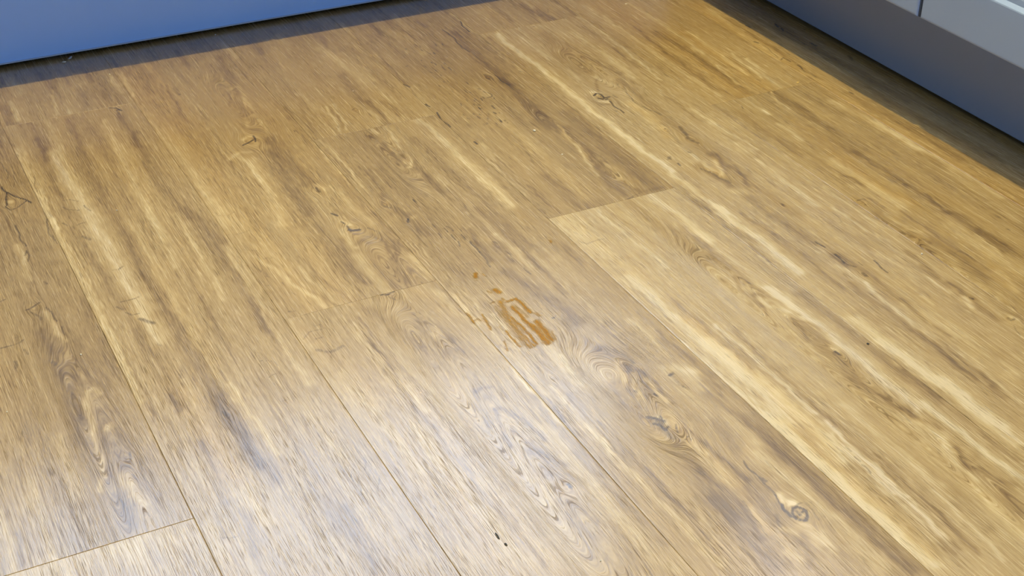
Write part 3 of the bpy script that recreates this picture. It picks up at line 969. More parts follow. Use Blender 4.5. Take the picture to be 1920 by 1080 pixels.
 ("T",0.3,5,4,0,[942,1357,941,1294,944,1240]),
 ("T",0.42,7,4,0,[939,1257,941,1190,945,1153,940,1115,942,1088]),
 ("H",0.5,6,4,0,[942,1333,941,1190]),
 ("H",-0.3,6,4,0,[940,1136,939,1083]),
 ("T",-0.22,4,4,0,[927,1285,929,1218,930,1175,923,1124]),
 ("T",-0.18,5,4,0,[928,1324,930,1254]),
 ("T",0.28,2,4,0,[945,1277,950,1215]),
 ("T",-0.2,3,4,0,[961,1231,965,1171]),
 ("T",-0.2,5,4,0,[965,1171,968,1102,964,1039]),
 ("K",0.75,1.8,4,0,[1001,1135,1001,1120]),
 ("K",0.65,2.4,4,0,[1003,1102,1002,1093,1002,1081]),
 ("T",0.5,1.6,4,0,[1003,1091,1003,1086]),
 ("K",0.5,2.5,4,0,[1003,1078,1007,1069]),
 ("K",0.5,4,4,0,[1005,1054,1004,1047]),
 ("T",-0.25,8,4,0,[1003,1098,1008,1056,1004,995]),
 ("K",0.6,2,4,0,[1036,1071,1032,1057,1030,1042]),
 ("K",0.4,1.8,4,0,[1018,1077,1016,1067]),
 ("T",0.25,4,4,0,[994,1126,993,1076,993,1019]),
 ("T",0.3,1.8,4,0,[986,1118,988,1113]),
 ("T",-0.25,4,4,0,[977,1045,979,983,979,914,977,839]),
 ("H",-0.4,6,4,0,[986,1028,979,948,975,861]),
 ("T",0.3,3,4,0,[993,1037,987,967,985,905,980,827]),
 ("T",-0.25,3,4,0,[1009,992,1003,959,1006,911]),
 ("K",0.35,1.8,4,0,[1042,995,1037,978]),
 ("T",0.28,1.6,4,0,[1031,987,1032,966]),
 ("H",0.5,8,4,0,[1041,1039,1032,993,1034,968]),
 ("T",0.3,10,4,0,[934,982,938,934,942,888,943,825,940,769]),
 ("H",0.4,8,4,0,[935,993,938,934]),
 ("T",0.3,6,4,0,[933,936,936,881,936,849]),
 ("T",0.35,7,4,0,[943,856,942,801,940,741]),
 ("H",-0.2,8,4,0,[943,825,941,749]),
 ("T",-0.2,8,4,0,[982,934,982,868,982,806]),
 ("T",-0.18,6,4,0,[989,909,985,825]),
 ("T",0.2,2,4,0,[992,896,992,832,989,788]),
 ("T",0.15,10,4,0,[1014,954,1012,886,1018,829]),
 ("T",-0.15,4,4,0,[1009,898,1015,841]),
 ("T",-0.28,5,4,0,[1080,994,1078,970,1079,955,1078,936,1074,912]),
 ("K",0.7,2.4,4,0,[1078,958,1080,956]),
 ("K",0.35,2,4,0,[1075,972,1079,960]),
 ("T",0.35,4,4,0,[1073,963,1070,944]),
 ("K",0.45,2.6,4,0,[1087,911,1085,904,1092,906]),
 ("K",0.3,5,4,0,[1085,907]),
 ("T",0.25,3,4,0,[1091,910,1093,903]),
 ("K",0.35,2,4,0,[1082,896,1075,877]),
 ("T",-0.2,4,4,0,[1084,1071,1077,1009]),
 ("T",0.12,6,4,0,[1050,1088,1055,1019]),
 ("T",0.2,3,4,0,[1066,1014,1066,979]),
 ("T",-0.16,5,4,0,[1045,1161,1050,1088]),
 ("T",-0.14,4,4,0,[1076,1160,1076,1062,1072,986]),
 ("T",0.2,3,4,0,[1070,1193,1074,1118,1075,1042]),
 ("T",0.3,2,4,0,[1105,1878,1095,1715,1086,1611]),
 ("T",-0.18,3,4,0,[1086,1837,1080,1689,1070,1557]),
 ("T",0.22,2,4,0,[1076,1595,1073,1507,1075,1431,1081,1365]),
 ("T",-0.22,2.4,4,0,[1063,1560,1062,1464,1069,1397]),
 ("T",0.15,8,4,0,[1069,1461,1063,1400,1063,1365]),
 ("T",-0.2,2,4,0,[1072,1352,1062,1315,1057,1285]),
 ("T",0.14,6,4,0,[1078,1657,1070,1557]),
 ("T",-0.14,5,4,0,[1084,1743,1079,1614,1071,1517]),
 ("T",0.2,3,4,0,[1095,1242,1093,1181,1097,1106]),
 ("T",-0.2,3,4,0,[1107,1033,1100,947,1098,900]),
 ("T",-0.18,8,4,1,[1042,1960,1043,1908,1048,1880]),
 ("T",-0.24,10,4,1,[1046,1932,1059,1900,1061,1879]),
 ("K",0.35,2,4,1,[1072,1935,1065,1912]),
 ("T",0.2,3,4,1,[1055,1975,1045,1920,1037,1881]),
 ("T",0.2,3,4,1,[1064,1913,1066,1887]),
 ("T",-0.15,5,4,1,[1000,1993,995,1906]),
 ("T",0.12,6,4,1,[969,1969,964,1884]),
 ("K",0.3,1.8,4,1,[975,1905,969,1879]),
 ("T",-0.15,2,4,1,[1104,1930,1099,1886]),
 ("H",0.3,8,4,1,[1104,1930,1101,1855]),
 ("T",0.3,3,5,0,[1158,1506,1159,1475,1157,1447]),
 ("T",0.35,4,5,0,[1153,1416,1155,1401,1150,1376,1151,1361]),
 ("T",0.25,3,5,0,[1157,1460,1160,1445]),
 ("K",0.3,2.4,5,0,[1138,1428,1138,1420]),
 ("K",0.4,2.4,5,0,[1141,1487,1138,1477]),
 ("K",0.3,3,5,0,[1154,1361,1156,1353]),
 ("H",0.5,10,5,0,[1178,1427,1181,1370,1176,1285]),
 ("T",-0.26,9,5,0,[1209,1506,1208,1441,1200,1360,1192,1294]),
 ("T",-0.2,6,5,0,[1122,1473,1122,1398,1122,1328]),
 ("T",0.2,5,5,0,[1195,1400,1197,1344,1188,1278]),
 ("T",0.3,2,5,0,[1205,1508,1196,1476,1194,1448]),
 ("T",-0.18,3,5,0,[1133,1366,1135,1288,1141,1220]),
 ("T",0.22,10,5,0,[1151,1297,1150,1231,1151,1160]),
 ("H",0.8,10,5,0,[1160,1309,1156,1228,1168,1160]),
 ("T",-0.26,6,5,0,[1191,1303,1194,1242,1194,1201]),
 ("K",0.25,5,5,0,[1188,1304,1190,1291]),
 ("T",-0.25,4,5,0,[1194,1201,1195,1162,1191,1118]),
 ("K",0.35,1.8,5,0,[1198,1216,1199,1194]),
 ("T",0.3,2,5,0,[1201,1174,1199,1147,1195,1128]),
 ("T",-0.28,7,5,0,[1200,1167,1195,1124,1193,1074,1186,1021]),
 ("K",0.55,2.4,5,0,[1227,1058,1228,1055]),
 ("T",-0.25,6,5,0,[1198,1071,1196,1023,1196,1002]),
 ("K",0.35,2.4,5,0,[1196,1033,1197,1027]),
 ("H",-0.3,8,5,0,[1183,1168,1184,1092]),
 ("K",0.45,2,5,0,[1110,1194,1119,1195,1120,1192]),
 ("K",0.35,1.8,5,0,[1110,1182,1120,1180]),
 ("K",0.3,1.8,5,0,[1133,1231,1143,1238]),
 ("K",0.3,1.8,5,0,[1118,1223,1127,1230]),
 ("T",-0.2,3,5,0,[1135,1255,1143,1243,1142,1227]),
 ("K",0.2,4,5,0,[1147,1249,1144,1234]),
 ("T",-0.2,2,5,0,[1126,1193,1129,1185,1126,1165]),
 ("T",-0.25,3,5,0,[1111,1103,1113,1092,1118,1082,1122,1073]),
 ("K",0.3,3,5,0,[1111,1083,1122,1083]),
 ("T",0.25,3,5,0,[1120,1153,1119,1132,1122,1116]),
 ("T",0.2,4,5,0,[1117,1111,1128,1099]),
 ("T",0.25,6,5,0,[1146,988,1140,965,1136,948]),
 ("H",0.5,8,5,0,[1148,999,1137,954]),
 ("T",-0.25,3,5,0,[1107,938,1109,924,1107,908]),
 ("K",0.3,3,5,0,[1140,1044,1140,1030]),
 ("K",0.25,4,5,0,[1130,1042,1140,1044]),
 ("T",-0.2,7,5,0,[1129,1077,1129,1022,1126,984]),
 ("T",0.2,10,5,0,[1173,1098,1169,1030,1168,977]),
 ("T",-0.2,2,5,0,[1142,1150,1139,1079,1140,1017]),
 ("T",-0.15,5,5,0,[1108,1159,1109,1101,1107,1033]),
 ("T",0.22,2,5,0,[1184,1064,1177,1012]),
 ("T",0.15,6,5,0,[1129,1226,1132,1147]),
 ("T",-0.12,4,5,0,[1125,1309,1121,1237]),
 ("T",0.2,5,5,0,[1109,1045,1106,963,1106,908]),
 ("T",0.25,8,5,0,[1265,1443,1274,1361,1272,1272]),
 ("T",0.28,5,5,0,[1280,1368,1278,1278,1281,1200,1279,1121]),
 ("T",-0.14,3,5,0,[1266,1329,1267,1223]),
 ("T",0.2,5,5,0,[1257,1116,1256,1064]),
 ("T",0.16,6,5,0,[1269,1206,1261,1129]),
 ("K",0.25,1.8,5,0,[1261,1197,1261,1187]),
 ("H",0.5,30,5,1,[1171,1924,1171,1656,1166,1511]),
 ("T",0.1,6,5,1,[1136,1915,1135,1814]),
 ("H",-0.4,5,5,1,[1129,1913,1118,1834]),
 ("T",-0.18,5,5,1,[1158,1803,1143,1670,1139,1565,1154,1506]),
 ("T",-0.22,8,5,1,[1177,1769,1183,1673,1176,1578,1171,1518]),
 ("T",0.25,4,5,1,[1204,1895,1204,1781,1197,1666]),
 ("T",0.3,2,5,1,[1190,1620,1183,1589,1179,1549]),
 ("K",0.3,1.8,5,1,[1184,1606,1181,1594]),
 ("K",0.25,3,5,1,[1151,1600,1150,1584]),
 ("T",-0.12,3,5,1,[1163,1876,1150,1712,1142,1584]),
 ("T",0.18,4,5,1,[1136,1863,1132,1744,1128,1633,1132,1527]),
 ("K",0.3,1.8,5,1,[1148,1736,1148,1726]),
 ("K",0.3,1.6,5,1,[1123,1552]),
 ("T",0.15,6,5,1,[1194,1690,1192,1602]),
 ("T",0.22,3,5,1,[1128,1529,1128,1505]),
 ("T",-0.15,2,5,1,[1128,1529,1130,1508]),
 ("H",0.8,10,5,1,[1214,1751,1212,1659,1209,1572,1210,1520]),
 ("T",0.3,5,5,1,[1222,1748,1218,1668,1209,1572]),
 ("K",0.35,3,5,1,[1242,1633,1245,1625]),
 ("K",0.3,3,5,1,[1221,1588,1217,1573]),
 ("K",0.35,3,5,1,[1215,1553,1216,1544]),
 ("T",0.3,4,5,1,[1244,1621,1232,1551,1224,1513]),
 ("T",0.3,3,5,1,[1234,1648,1225,1554]),
 ("H",0.9,16,6,1,[1300,1836,1289,1656,1280,1538,1277,1388,1277,1235,1278,1091]),
 ("T",0.2,8,6,1,[1303,1809,1292,1690,1287,1600]),
 ("T",-0.2,3,6,1,[1305,1708,1305,1637,1298,1562,1297,1509]),
 ("K",0.65,2.4,6,1,[1293,1671,1295,1663]),
 ("K",0.5,2.4,6,1,[1289,1595,1297,1600,1295,1583]),
 ("K",0.55,2.4,6,1,[1298,1568,1296,1552]),
 ("K",0.4,1.8,6,1,[1296,1552,1297,1522]),
 ("K",0.5,1.8,6,1,[1286,1594]),
 ("K",0.4,1.6,6,1,[1297,1655,1290,1603]),
 ("K",0.6,2.4,6,1,[1307,1457,1307,1450]),
 ("T",-0.18,6,6,1,[1302,1455,1304,1375,1307,1290,1302,1223]),
 ("T",-0.2,3,6,1,[1314,1342,1316,1259,1319,1181]),
 ("T",-0.2,4,6,1,[1283,1182,1284,1126,1287,1094]),
 ("K",0.3,2,6,1,[1297,1168,1298,1154]),
 ("K",0.5,3.5,6,1,[1320,1730,1319,1721]),
 ("K",0.5,3.5,6,1,[1364,1716,1362,1705]),
 ("K",0.5,3.5,6,1,[1363,1697,1360,1686]),
 ("K",0.45,4,6,1,[1395,1677]),
 ("K",0.5,4,6,1,[1369,1629,1369,1615]),
 ("K",0.4,5,6,1,[1388,1563,1386,1548]),
 ("K",0.4,4,6,1,[1362,1760]),
 ("K",0.4,3,6,1,[1370,1672]),
 ("K",0.3,4,6,1,[1322,1492]),
 ("H",0.3,8,6,1,[1403,1787,1404,1648]),
 ("T",-0.2,10,6,1,[1363,1704,1360,1565,1360,1396]),
 ("T",0.15,8,6,1,[1344,1763,1339,1644,1351,1504]),
 ("T",-0.15,6,6,1,[1338,1427,1342,1310,1353,1198]),
 ("T",-0.12,6,6,1,[1399,1615,1397,1440]),
 ("T",0.15,4,6,1,[1325,1355,1326,1229,1332,1142]),
]
KNOTS = [(172,1650,16,22,1.2),(148,1396,10,16,1.1),(490,1681,20,30,1.5),(519,1512,9,14,1.0),(522,1400,16,26,1.5),(276,1119,7,14,0.9),(173,1095,7,14,0.9),(580,1443,9,16,1.2),(589,1392,6,10,1.0),(643,920,14,26,1.4),(702,982,7,12,1.0),(703,960,7,14,1.0),(689,751,15,22,1.6),(689,803,6,10,1.0),(521,876,8,18,1.2),(978,1595,13,22,1.5),(1004,1468,7,12,0.9),(1020,1225,6,10,0.9),(1004,1050,7,12,1.0),(877,938,9,20,1.3),(1087,906,9,14,1.2),(863,1728,9,14,1.1),(754,1545,6,12,0.9),(353,1853,7,12,1.0),(145,1281,7,12,0.9),(590,1032,7,11,1.1),(1016,1428,13,20,1.3),(991,1333,13,20,1.3),(665,1014,14,22,1.3),(660,1299,6,12,0.9),(1079,957,6,10,0.9),(1113,1087,8,14,1.1),(1110,1190,9,14,1.1),(507,1250,7,9,1.1),(650,1711,8,12,1.1)]
ARCHES = [(167,1222,26,260,1),(519,1853,22,120,1),(652,1523,22,150,-1),(879,1556,16,160,1),(873,1115,30,260,1),(513,1048,30,260,1),(875,814,26,260,1),(546,1335,30,120,1),(1024,1737,26,110,1),(664,1025,34,120,1),(518,1182,30,120,1),(1108,1100,24,150,1)]
SPILL = [(0.9,2.2,[6089,12483,6054,12411]),(0.6,1.2,[6029,12347]),(0.55,1,[6154,12451,6167,12381]),(0.9,2.6,[6127,12074,6149,12013]),(0.6,1.2,[6042,12090,6065,12042]),(0.6,1.2,[5977,11854,6013,11861]),(0.7,1,[6116,11882,6128,11840]),(0.6,3.2,[6071,11832,6039,11680,6013,11540]),(0.55,4.2,[5991,11586,5992,11399,5984,11197]),(0.5,4,[5973,11362,5956,11143,5962,10973]),(0.75,1.8,[6134,11801,6201,11804,6259,11812]),(0.85,2,[6254,11802,6267,11675,6265,11497]),(0.9,2,[6137,11679,6146,11533,6140,11384,6149,11241,6153,11068,6143,10884]),(0.8,3.4,[6169,11242,6168,11084,6157,10910]),(0.85,3,[6243,11309,6242,11138,6221,10934]),(0.6,1.8,[6312,11462,6329,11395]),(0.5,1.6,[6289,11069,6267,10923]),(0.45,2,[6167,11712,6196,11603,6205,11433]),(0.8,1.6,[6034,11506,6056,11287,6057,11105,6042,10933]),(0.65,1.6,[5988,11517,5981,11278,5993,11092,5999,10911]),(0.7,1.6,[5947,10969,5955,10900]),(0.7,1.3,[5866,11290,5858,11114,5864,10967]),(0.7,1.1,[5642,11793,5643,11688,5633,11576]),(0.55,1.3,[5641,11619,5700,11636,5718,11592]),(0.65,1.3,[5779,11691,5751,11518,5737,11387]),(0.5,1,[5763,11138,5713,10954]),(0.4,1,[5841,11404,5835,11316]),(0.35,2,[5985,11766,5965,11598])]
SPOT = [(0.8,1.2,[7199,12764,7186,12715]),(0.5,1,[7223,12822])]


# ------------------------------------------------------------------ floor
def row_of(c, y): return 0 if y < JOINT.get(c, 0) else 1


def seg_dist(px, py, pts):
    d = np.full(px.shape, 1e9)
    P = np.array(pts, float).reshape(-1, 2) / 1000.0
    if len(P) == 1: return np.hypot(px - P[0, 0], py - P[0, 1])
    for a, e in zip(P[:-1], P[1:]):
        v = e - a
        L = max((v * v).sum(), 1e-12)
        t = np.clip(((px - a[0]) * v[0] + (py - a[1]) * v[1]) / L, 0, 1)
        d = np.minimum(d, np.hypot(px - a[0] - t * v[0], py - a[1] - t * v[1]))
    return d


by_plank = {}
for mk in MARKS: by_plank.setdefault((mk[3], mk[4]), []).append(mk)

floor = None
bm = bmesh.new()
box_bm(bm, (-1.24, -1.75, -.020), (2.0, 2.56, -.0042))
floor = mesh_obj('floor', bm, M_SUB)
tag(floor, kind='structure')


def plank(c, y0, y1, row):
    xa, xb = X0 + c * PW, X0 + (c + 1) * PW
    g = .0002
    seen = -1 <= c <= 6 and y1 > .6 and y0 < 2.1
    if seen:
        lo, hi = max(y0 + g, .56), min(y1 - g, 2.12)
        ys = np.arange(lo, hi, .0026)
        ys = np.concatenate([[y0 + g, y0 + g + .0005], ys[1:] if ys[0] <= y0 + .001 else ys, [y1 - g - .0005, y1 - g]])
        ys = np.unique(np.round(ys[(ys >= y0 + g) & (ys <= y1 - g)], 5))
        nx = 124
    else:
        ys = np.unique(np.concatenate([[y0 + g, y0 + g + .0005, y1 - g - .0005, y1 - g], np.linspace(y0 + .01, y1 - .01, 12)]))
        nx = 10
    xs = np.concatenate([[xa + g], np.linspace(xa + g + .0005, xb - g - .0005, nx), [xb - g]])
    X, Y = np.meshgrid(xs, ys)
    Z = np.zeros_like(X)
    Z[:, 0] = Z[:, -1] = -.0001
    h, w = X.shape
    x, y = X.ravel().copy(), Y.ravel().copy()
    psi = x.copy()
    tone, hue, dark = np.zeros_like(x), np.zeros_like(x), np.zeros_like(x)
    rs = random.Random(c * 17 + row * 5 + 3)
    if seen:
        for kx, ky, kw, kl, am in ARCHES:
            ax, ay = kx / 1000, ky / 1000
            dr = 1 if am > 0 else -1
            if int(math.floor((ax - X0) / PW)) != c or row_of(c, ay) != row: continue
            W_, L_ = kw / 1000, kl / 1000
            dx = x - ax
            yy = (ay - y) * dr
            gt = np.exp(-(dx / (W_ * 1.2)) ** 4) * np.exp(-((yy - L_ * .45) / (L_ * .8)) ** 4)
            arch = ax + .95 * (np.sqrt(dx * dx + (.18 * W_) ** 2) - .18 * W_) - .065 * yy
            psi = psi * (1 - gt) + gt * arch
        for kx, ky, kw, kl, am in KNOTS:
            ax, ay = kx / 1000, ky / 1000
            if int(math.floor((ax - X0) / PW)) != c or row_of(c, ay) != row: continue
            W_, L_ = kw / 1000, kl / 1000
            dx, dy = x - ax, y - ay
            psi = psi - .85 * am * dx * np.exp(-(dx / W_) ** 2 - (dy / L_) ** 2)
            r = np.sqrt((dx / (W_ * .35)) ** 2 + (dy / (L_ * .35)) ** 2)
            tone += .10 * np.sin(r * 5.0) * np.exp(-(r / 1.6) ** 2)
            hue += .35 * np.exp(-(r / 2.2) ** 2)
        wx = x + .0012 * np.sin(y * 91 + c) + .0007 * np.sin(y * 233 + 2 * c)
        for k, a, hw, cc, rr, pts in by_plank.get((c, row), []):
            hwm = hw / 1000.0
            P = np.array(pts).reshape(-1, 2) / 1000
            m = (x > P[:, 0].min() - 3 * hwm - .003) & (x < P[:, 0].max() + 3 * hwm + .003) & (y > P[:, 1].min() - 3 * hwm) & (y < P[:, 1].max() + 3 * hwm)
            if not m.any(): continue
            q = hwm * (.76 if k == 'K' else 1.0)
            f = np.exp(-(seg_dist(wx[m], y[m], pts) / q) ** 2)
            if k == 'T': tone[m] += a * f * TG
            elif k == 'H': hue[m] += .8 * a * f
            else: dark[m] = np.maximum(dark[m], a * f)
    ox, oy = rs.uniform(0, 9), rs.uniform(0, 90)
    cx, cy = (xa + xb) / 2, (y0 + y1) / 2
    V = np.stack([x - cx, y - cy, Z.ravel()], 1)
    idx = np.arange(h * w).reshape(h, w)
    quads = np.stack([idx[:-1, :-1], idx[:-1, 1:], idx[1:, 1:], idx[1:, :-1]], -1).reshape(-1, 4)
    # skirt down to the underlay
    rim = np.concatenate([idx[0, :], idx[1:, -1], idx[-1, -2::-1], idx[-2:0:-1, 0]])
    low = V[rim].copy(); low[:, 2] = -.004
    n0 = len(V)
    V = np.concatenate([V, low])
    nr = len(rim)
    k = np.arange(nr); k2 = (k + 1) % nr
    quads = np.concatenate([quads, np.stack([rim[k2], rim[k], n0 + k, n0 + k2], -1)])
    me = bpy.data.meshes.new('plank')
    me.vertices.add(len(V)); me.vertices.foreach_set('co', V.ravel())
    me.loops.add(quads.size); me.loops.foreach_set('vertex_index', quads.ravel().astype(np.int32))
    me.polygons.add(len(quads)); me.polygons.foreach_set('loop_start', np.arange(0, quads.size, 4, dtype=np.int32))
    me.update(calc_edges=True)
    for nme, arr in (('grain_across', psi + ox), ('grain_along', y + oy), ('tone', tone + PLANK_TONE.get((c, row), 0)), ('hue', hue + PLANK_HUE.get((c, row), 0)), ('dark', dark)):
        full = np.concatenate([arr, arr[rim]]).astype(np.float32)
        at = me.attributes.new(nme, 'FLOAT', 'POINT')
        at.data.foreach_set('value', full)
    me.materials.append(M_OAK)
    o = link('plank', me, floor)
    o.location = (cx, cy, 0)
    return o


TG = .84
PLANK_TONE = {(3, 1): -.07, (2, 0): -.03, (0, 0): -.03, (-1, 1): -.05, (3, 0): .12, (4, 0): .08, (5, 1): .05, (6, 1): .05, (1, 1): -.03}   # print tone; near right planks also lightened for the window veil
PLANK_HUE = {(5, 1): .4, (6, 1): .6, (5, 0): .1, (1, 1): .1, (3, 0): -.3, (4, 0): -.15, (2, 0): -.15, (-1, 1): -.1}  # near right planks cooled, window glare put into their hue
for c in range(-8, 10):
    xa = X0 + c * PW
    if xa < -1.24 or xa + PW > 2.0: continue
    j = JOINT.get(c, .3 + ((c * 37) % 11) * .1)
    ends = sorted({max(-1.75, min(2.56, j + k * 1.22)) for k in range(-4, 4)})
    for a, e in zip(ends[:-1], ends[1:]):
        if e - a > .01: plank(c, a, e, row_of(c, (a + e) / 2))


# ------------------------------------------------------------------ room shell
def shell(name, lo, hi, mat):
    bm = bmesh.new(); box_bm(bm, lo, hi)
    return tag(mesh_obj(name, bm, mat), kind='structure')


WX0, WX1, WZ0, WZ1 = -.07, 1.67, 1.18, 2.22
bm = bmesh.new()
for lo, hi in (((-1.24, 2.56, 0), (2.0, 2.66, WZ0)), ((-1.24, 2.56, WZ1), (2.0, 2.66, 2.4)),
               ((-1.24, 2.56, WZ0), (WX0, 2.66, WZ1)), ((WX1, 2.56, WZ0), (2.0, 2.66, WZ1))):
    box_bm(bm, lo, hi)
tag(mesh_obj('wall_back', bm, M_WALL), kind='structure')
RY0, RY1, RZ0, RZ1 = 1.23, 2.47, 1.08, 2.12  # opening added to hold the right-hand fill light
bm = bmesh.new()
for lo, hi in (((2.0, -1.8, 0), (2.1, 2.66, RZ0)), ((2.0, -1.8, RZ1), (2.1, 2.66, 2.4)),
               ((2.0, -1.8, RZ0), (2.1, RY0, RZ1)), ((2.0, RY1, RZ0), (2.1, 2.66, RZ1))):
    box_bm(bm, lo, hi)
tag(mesh_obj('wall_right', bm, M_WALL), kind='structure')
shell('ceiling', (-1.34, -1.8, 2.4), (2.1, 2.66, 2.48), M_CEIL)


def window(name, p0, p1, axis):
    """a sash frame of four bars in the wall opening"""
    bm = bmesh.new()
    d0, d1, w_ = p0[2], p1[2], .05
    (a0, z0), (a1, z1) = p0[:2], p1[:2]
    for (u0, v0), (u1, v1) in (((a0, z0), (a0 + w_, z1)), ((a1 - w_, z0), (a1, z1)), ((a0 + w_, z0), (a1 - w_, z0 + w_)), ((a0 + w_, z1 - w_), (a1 - w_, z1))):
        lo, hi = ((u0, d0, v0), (u1, d1, v1)) if axis == 'x' else ((d0, u0, v0), (d1, u1, v1))
        box_bm(bm, lo, hi, .004, 1)
    tag(mesh_obj(name, bm, M_FRAME), kind='structure')


window('window_1', (WX0, WZ0, 2.60), (WX1, WZ1, 2.65), 'x')
window('added_window', (RY0, RZ0, 2.04), (RY1, RZ1, 2.09), 'y')  # invented frame around the right-hand fill light


# ------------------------------------------------------------------ cabinets
def door_bm(wd, ht, th=.020):
    """framed door, front face towards -Y at y=0, standing on z=0, x from 0 to wd"""
    prof = [(0, th), (0, .0030), (.0008, .0012), (.0024, .0002), (.0038, 0), (.0640, 0), (.0655, .0006), (.0700, .0052), (.0770, .0058), (.0790, .0066), (.0830, .0105), (.0880, .0110)]
    bm = bmesh.new()
    rings = []
    for i, d in prof:
        rings.append([bm.verts.new((a, d, b)) for a, b in ((i, i), (wd - i, i), (wd - i, ht - i), (i, ht - i))])
    for r, s in zip(rings[:-1], rings[1:]):
        for k in range(4): bm.faces.new((r[k], r[(k + 1) % 4], s[(k + 1) % 4], s[k]))
    bm.faces.new(rings[-1]); bm.faces.new(rings[0][::-1])
    bmesh.ops.recalc_face_normals(bm, faces=bm.faces)
    return bm


def cabinet_right(ya, yb, label, topz=.76):
    t = empty('base_cabinet', (DX + .3, (ya + yb) / 2, 0))
    tag(t, label, 'cabinet', 'base cabinets on the right')
    bm = bmesh.new()
    cx0, cx1, e = DX + .021, 1.98, .0005
    box_bm(bm, (cx0, ya + e, ZB), (cx1, yb - e, ZB + .018), .0006, 1)
    box_bm(bm, (cx0, ya + e, ZB + .018), (cx1, ya + .018, topz), .0006, 1)
    box_bm(bm, (cx0, yb - .018, ZB + .018), (cx1, yb - e, topz), .0006, 1)
    box_bm(bm, (cx1 - .01, ya + .018, ZB + .018), (cx1, yb - .018, topz))
    mesh_obj('carcass', bm, M_CAB, t, t.location)
    for g0, g1 in ((ya + e, ya + .0030), (yb - .0030, yb - e)):  # added strips that stop lamplight leaking through the door gap
        bm = bmesh.new()
        box_bm(bm, (DX + .0035, g0, ZB), (cx0, g1, topz))
        mesh_obj('gap_light_stop', bm, M_GAP, t, t.location)
    g = .0035
    bm = door_bm(yb - ya - 2 * g, topz - ZB - .004)
    bmesh.ops.rotate(bm, verts=bm.verts, cent=(0, 0, 0), matrix=Matrix.Rotation(-math.pi / 2, 3, 'Z'))
    bmesh.ops.translate(bm, verts=bm.verts, vec=(DX, yb - g, ZB))
    mesh_obj('door', bm, M_CAB, t, (DX, (ya + yb) / 2, ZB))
    for lx in (PLX + .05, 1.93):
        for ly in (ya + .06, yb - .06):
            bm = bmesh.new()
            bmesh.ops.create_cone(bm, cap_ends=True, segments=16, radius1=.022, radius2=.016, depth=ZB, matrix=Matrix.Translation((lx, ly, ZB / 2)))
            mesh_obj('leg', bm, M_FOOT, t, (lx, ly, 0))
    return t


GY = 1.33265
cabinet_right(GY, DY - .004, 'grey framed base cabinet at upper right, left of the vertical door gap')
cabinet_right(GY - .60, GY, 'grey framed base cabinet at upper right, right of the vertical door gap')
cabinet_right(GY - 1.20, GY - .60, 'grey framed base cabinet in the right run, beyond the edge of the photo')


def plinth(name, lo, hi, feet, label, mat, lip=None):
    t = empty(name, ((lo[0] + hi[0]) / 2, (lo[1] + hi[1]) / 2, 0))
    tag(t, label, 'plinth')
    bm = bmesh.new(); box_bm(bm, lo, hi, .0012, 2)
    mesh_obj('board', bm, mat, t, t.location)
    if lip:
        bm = bmesh.new(); box_bm(bm, lip[0], lip[1], .0004, 1)
        mesh_obj('sealing_lip', bm, M_SEAL, t, t.location)
    for a, b_ in feet:
        bm = bmesh.new(); box_bm(bm, a, b_, .001, 1)
        mesh_obj('foot', bm, M_FOOT, t, a)
    return t


GZ = .0062
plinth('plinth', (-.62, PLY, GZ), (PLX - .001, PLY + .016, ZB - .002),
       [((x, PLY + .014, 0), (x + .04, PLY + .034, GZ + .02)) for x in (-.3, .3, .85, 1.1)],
       'long pale plinth board tinted blue for skylight at the top left of the floor', M_PLI,
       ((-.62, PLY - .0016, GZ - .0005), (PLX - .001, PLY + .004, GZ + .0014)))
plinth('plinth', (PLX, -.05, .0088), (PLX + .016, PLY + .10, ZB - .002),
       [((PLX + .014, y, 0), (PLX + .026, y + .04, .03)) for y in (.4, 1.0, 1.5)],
       'long plinth board, shade toned into its grey, under the right-hand cabinets', M_PLR)


def cabinet_left(xa, xb, label, topz=.505):  # unseen run, lowered so the window still reflects in the floor
    t = empty('base_cabinet', ((xa + xb) / 2, DY + .3, 0))
    tag(t, label, 'cabinet', 'unseen cabinets kept low for the window reflection')
    bm = bmesh.new()
    y0, y1, e = DY + .021, 2.55, .0005
    box_bm(bm, (xa + e, y0, ZB), (xb - e, y1, ZB + .018), .0006, 1)
    box_bm(bm, (xa + e, y0, ZB + .018), (xa + .018, y1, topz), .0006, 1)
    box_bm(bm, (xb - .018, y0, ZB + .018), (xb - e, y1, topz), .0006, 1)
    box_bm(bm, (xa + .018, y1 - .01, ZB + .018), (xb - .018, y1, topz))
    mesh_obj('carcass', bm, M_CAB, t, t.location)
    for g0, g1 in ((xa + e, xa + .0030), (xb - .0030, xb - e)):  # filler added against light leaks between the fronts
        bm = bmesh.new()
        box_bm(bm, (g0, DY + .0035, ZB), (g1, y0, topz))
        mesh_obj('gap_light_stop', bm, M_GAP, t, t.location)
    bm = door_bm(xb - xa - .007, topz - ZB - .004)
    bmesh.ops.translate(bm, verts=bm.verts, vec=(xa + .0035, DY, ZB))
    mesh_obj('drawer_front', bm, M_CAB, t, ((xa + xb) / 2, DY, ZB))
    for ly in (PLY + .06, 2.48):
        for lx in (xa + .06, xb - .06):
            bm = bmesh.new()
            bmesh.ops.create_cone(bm, cap_ends=True, segments=16, radius1=.022, radius2=.016, depth=ZB, matrix=Matrix.Translation((lx, ly, ZB / 2)))
            mesh_obj('leg', bm, M_FOOT, t, (lx, ly, 0))


for a, e, side in ((-.62, .02, 'leftmost of three'), (.02, .65, 'middle of three'), (.65, 1.284, 'the one by the corner')):
    cabinet_left(a, e, 'unseen drawer unit lowered for the window reflection, over the blue plinth, ' + side)

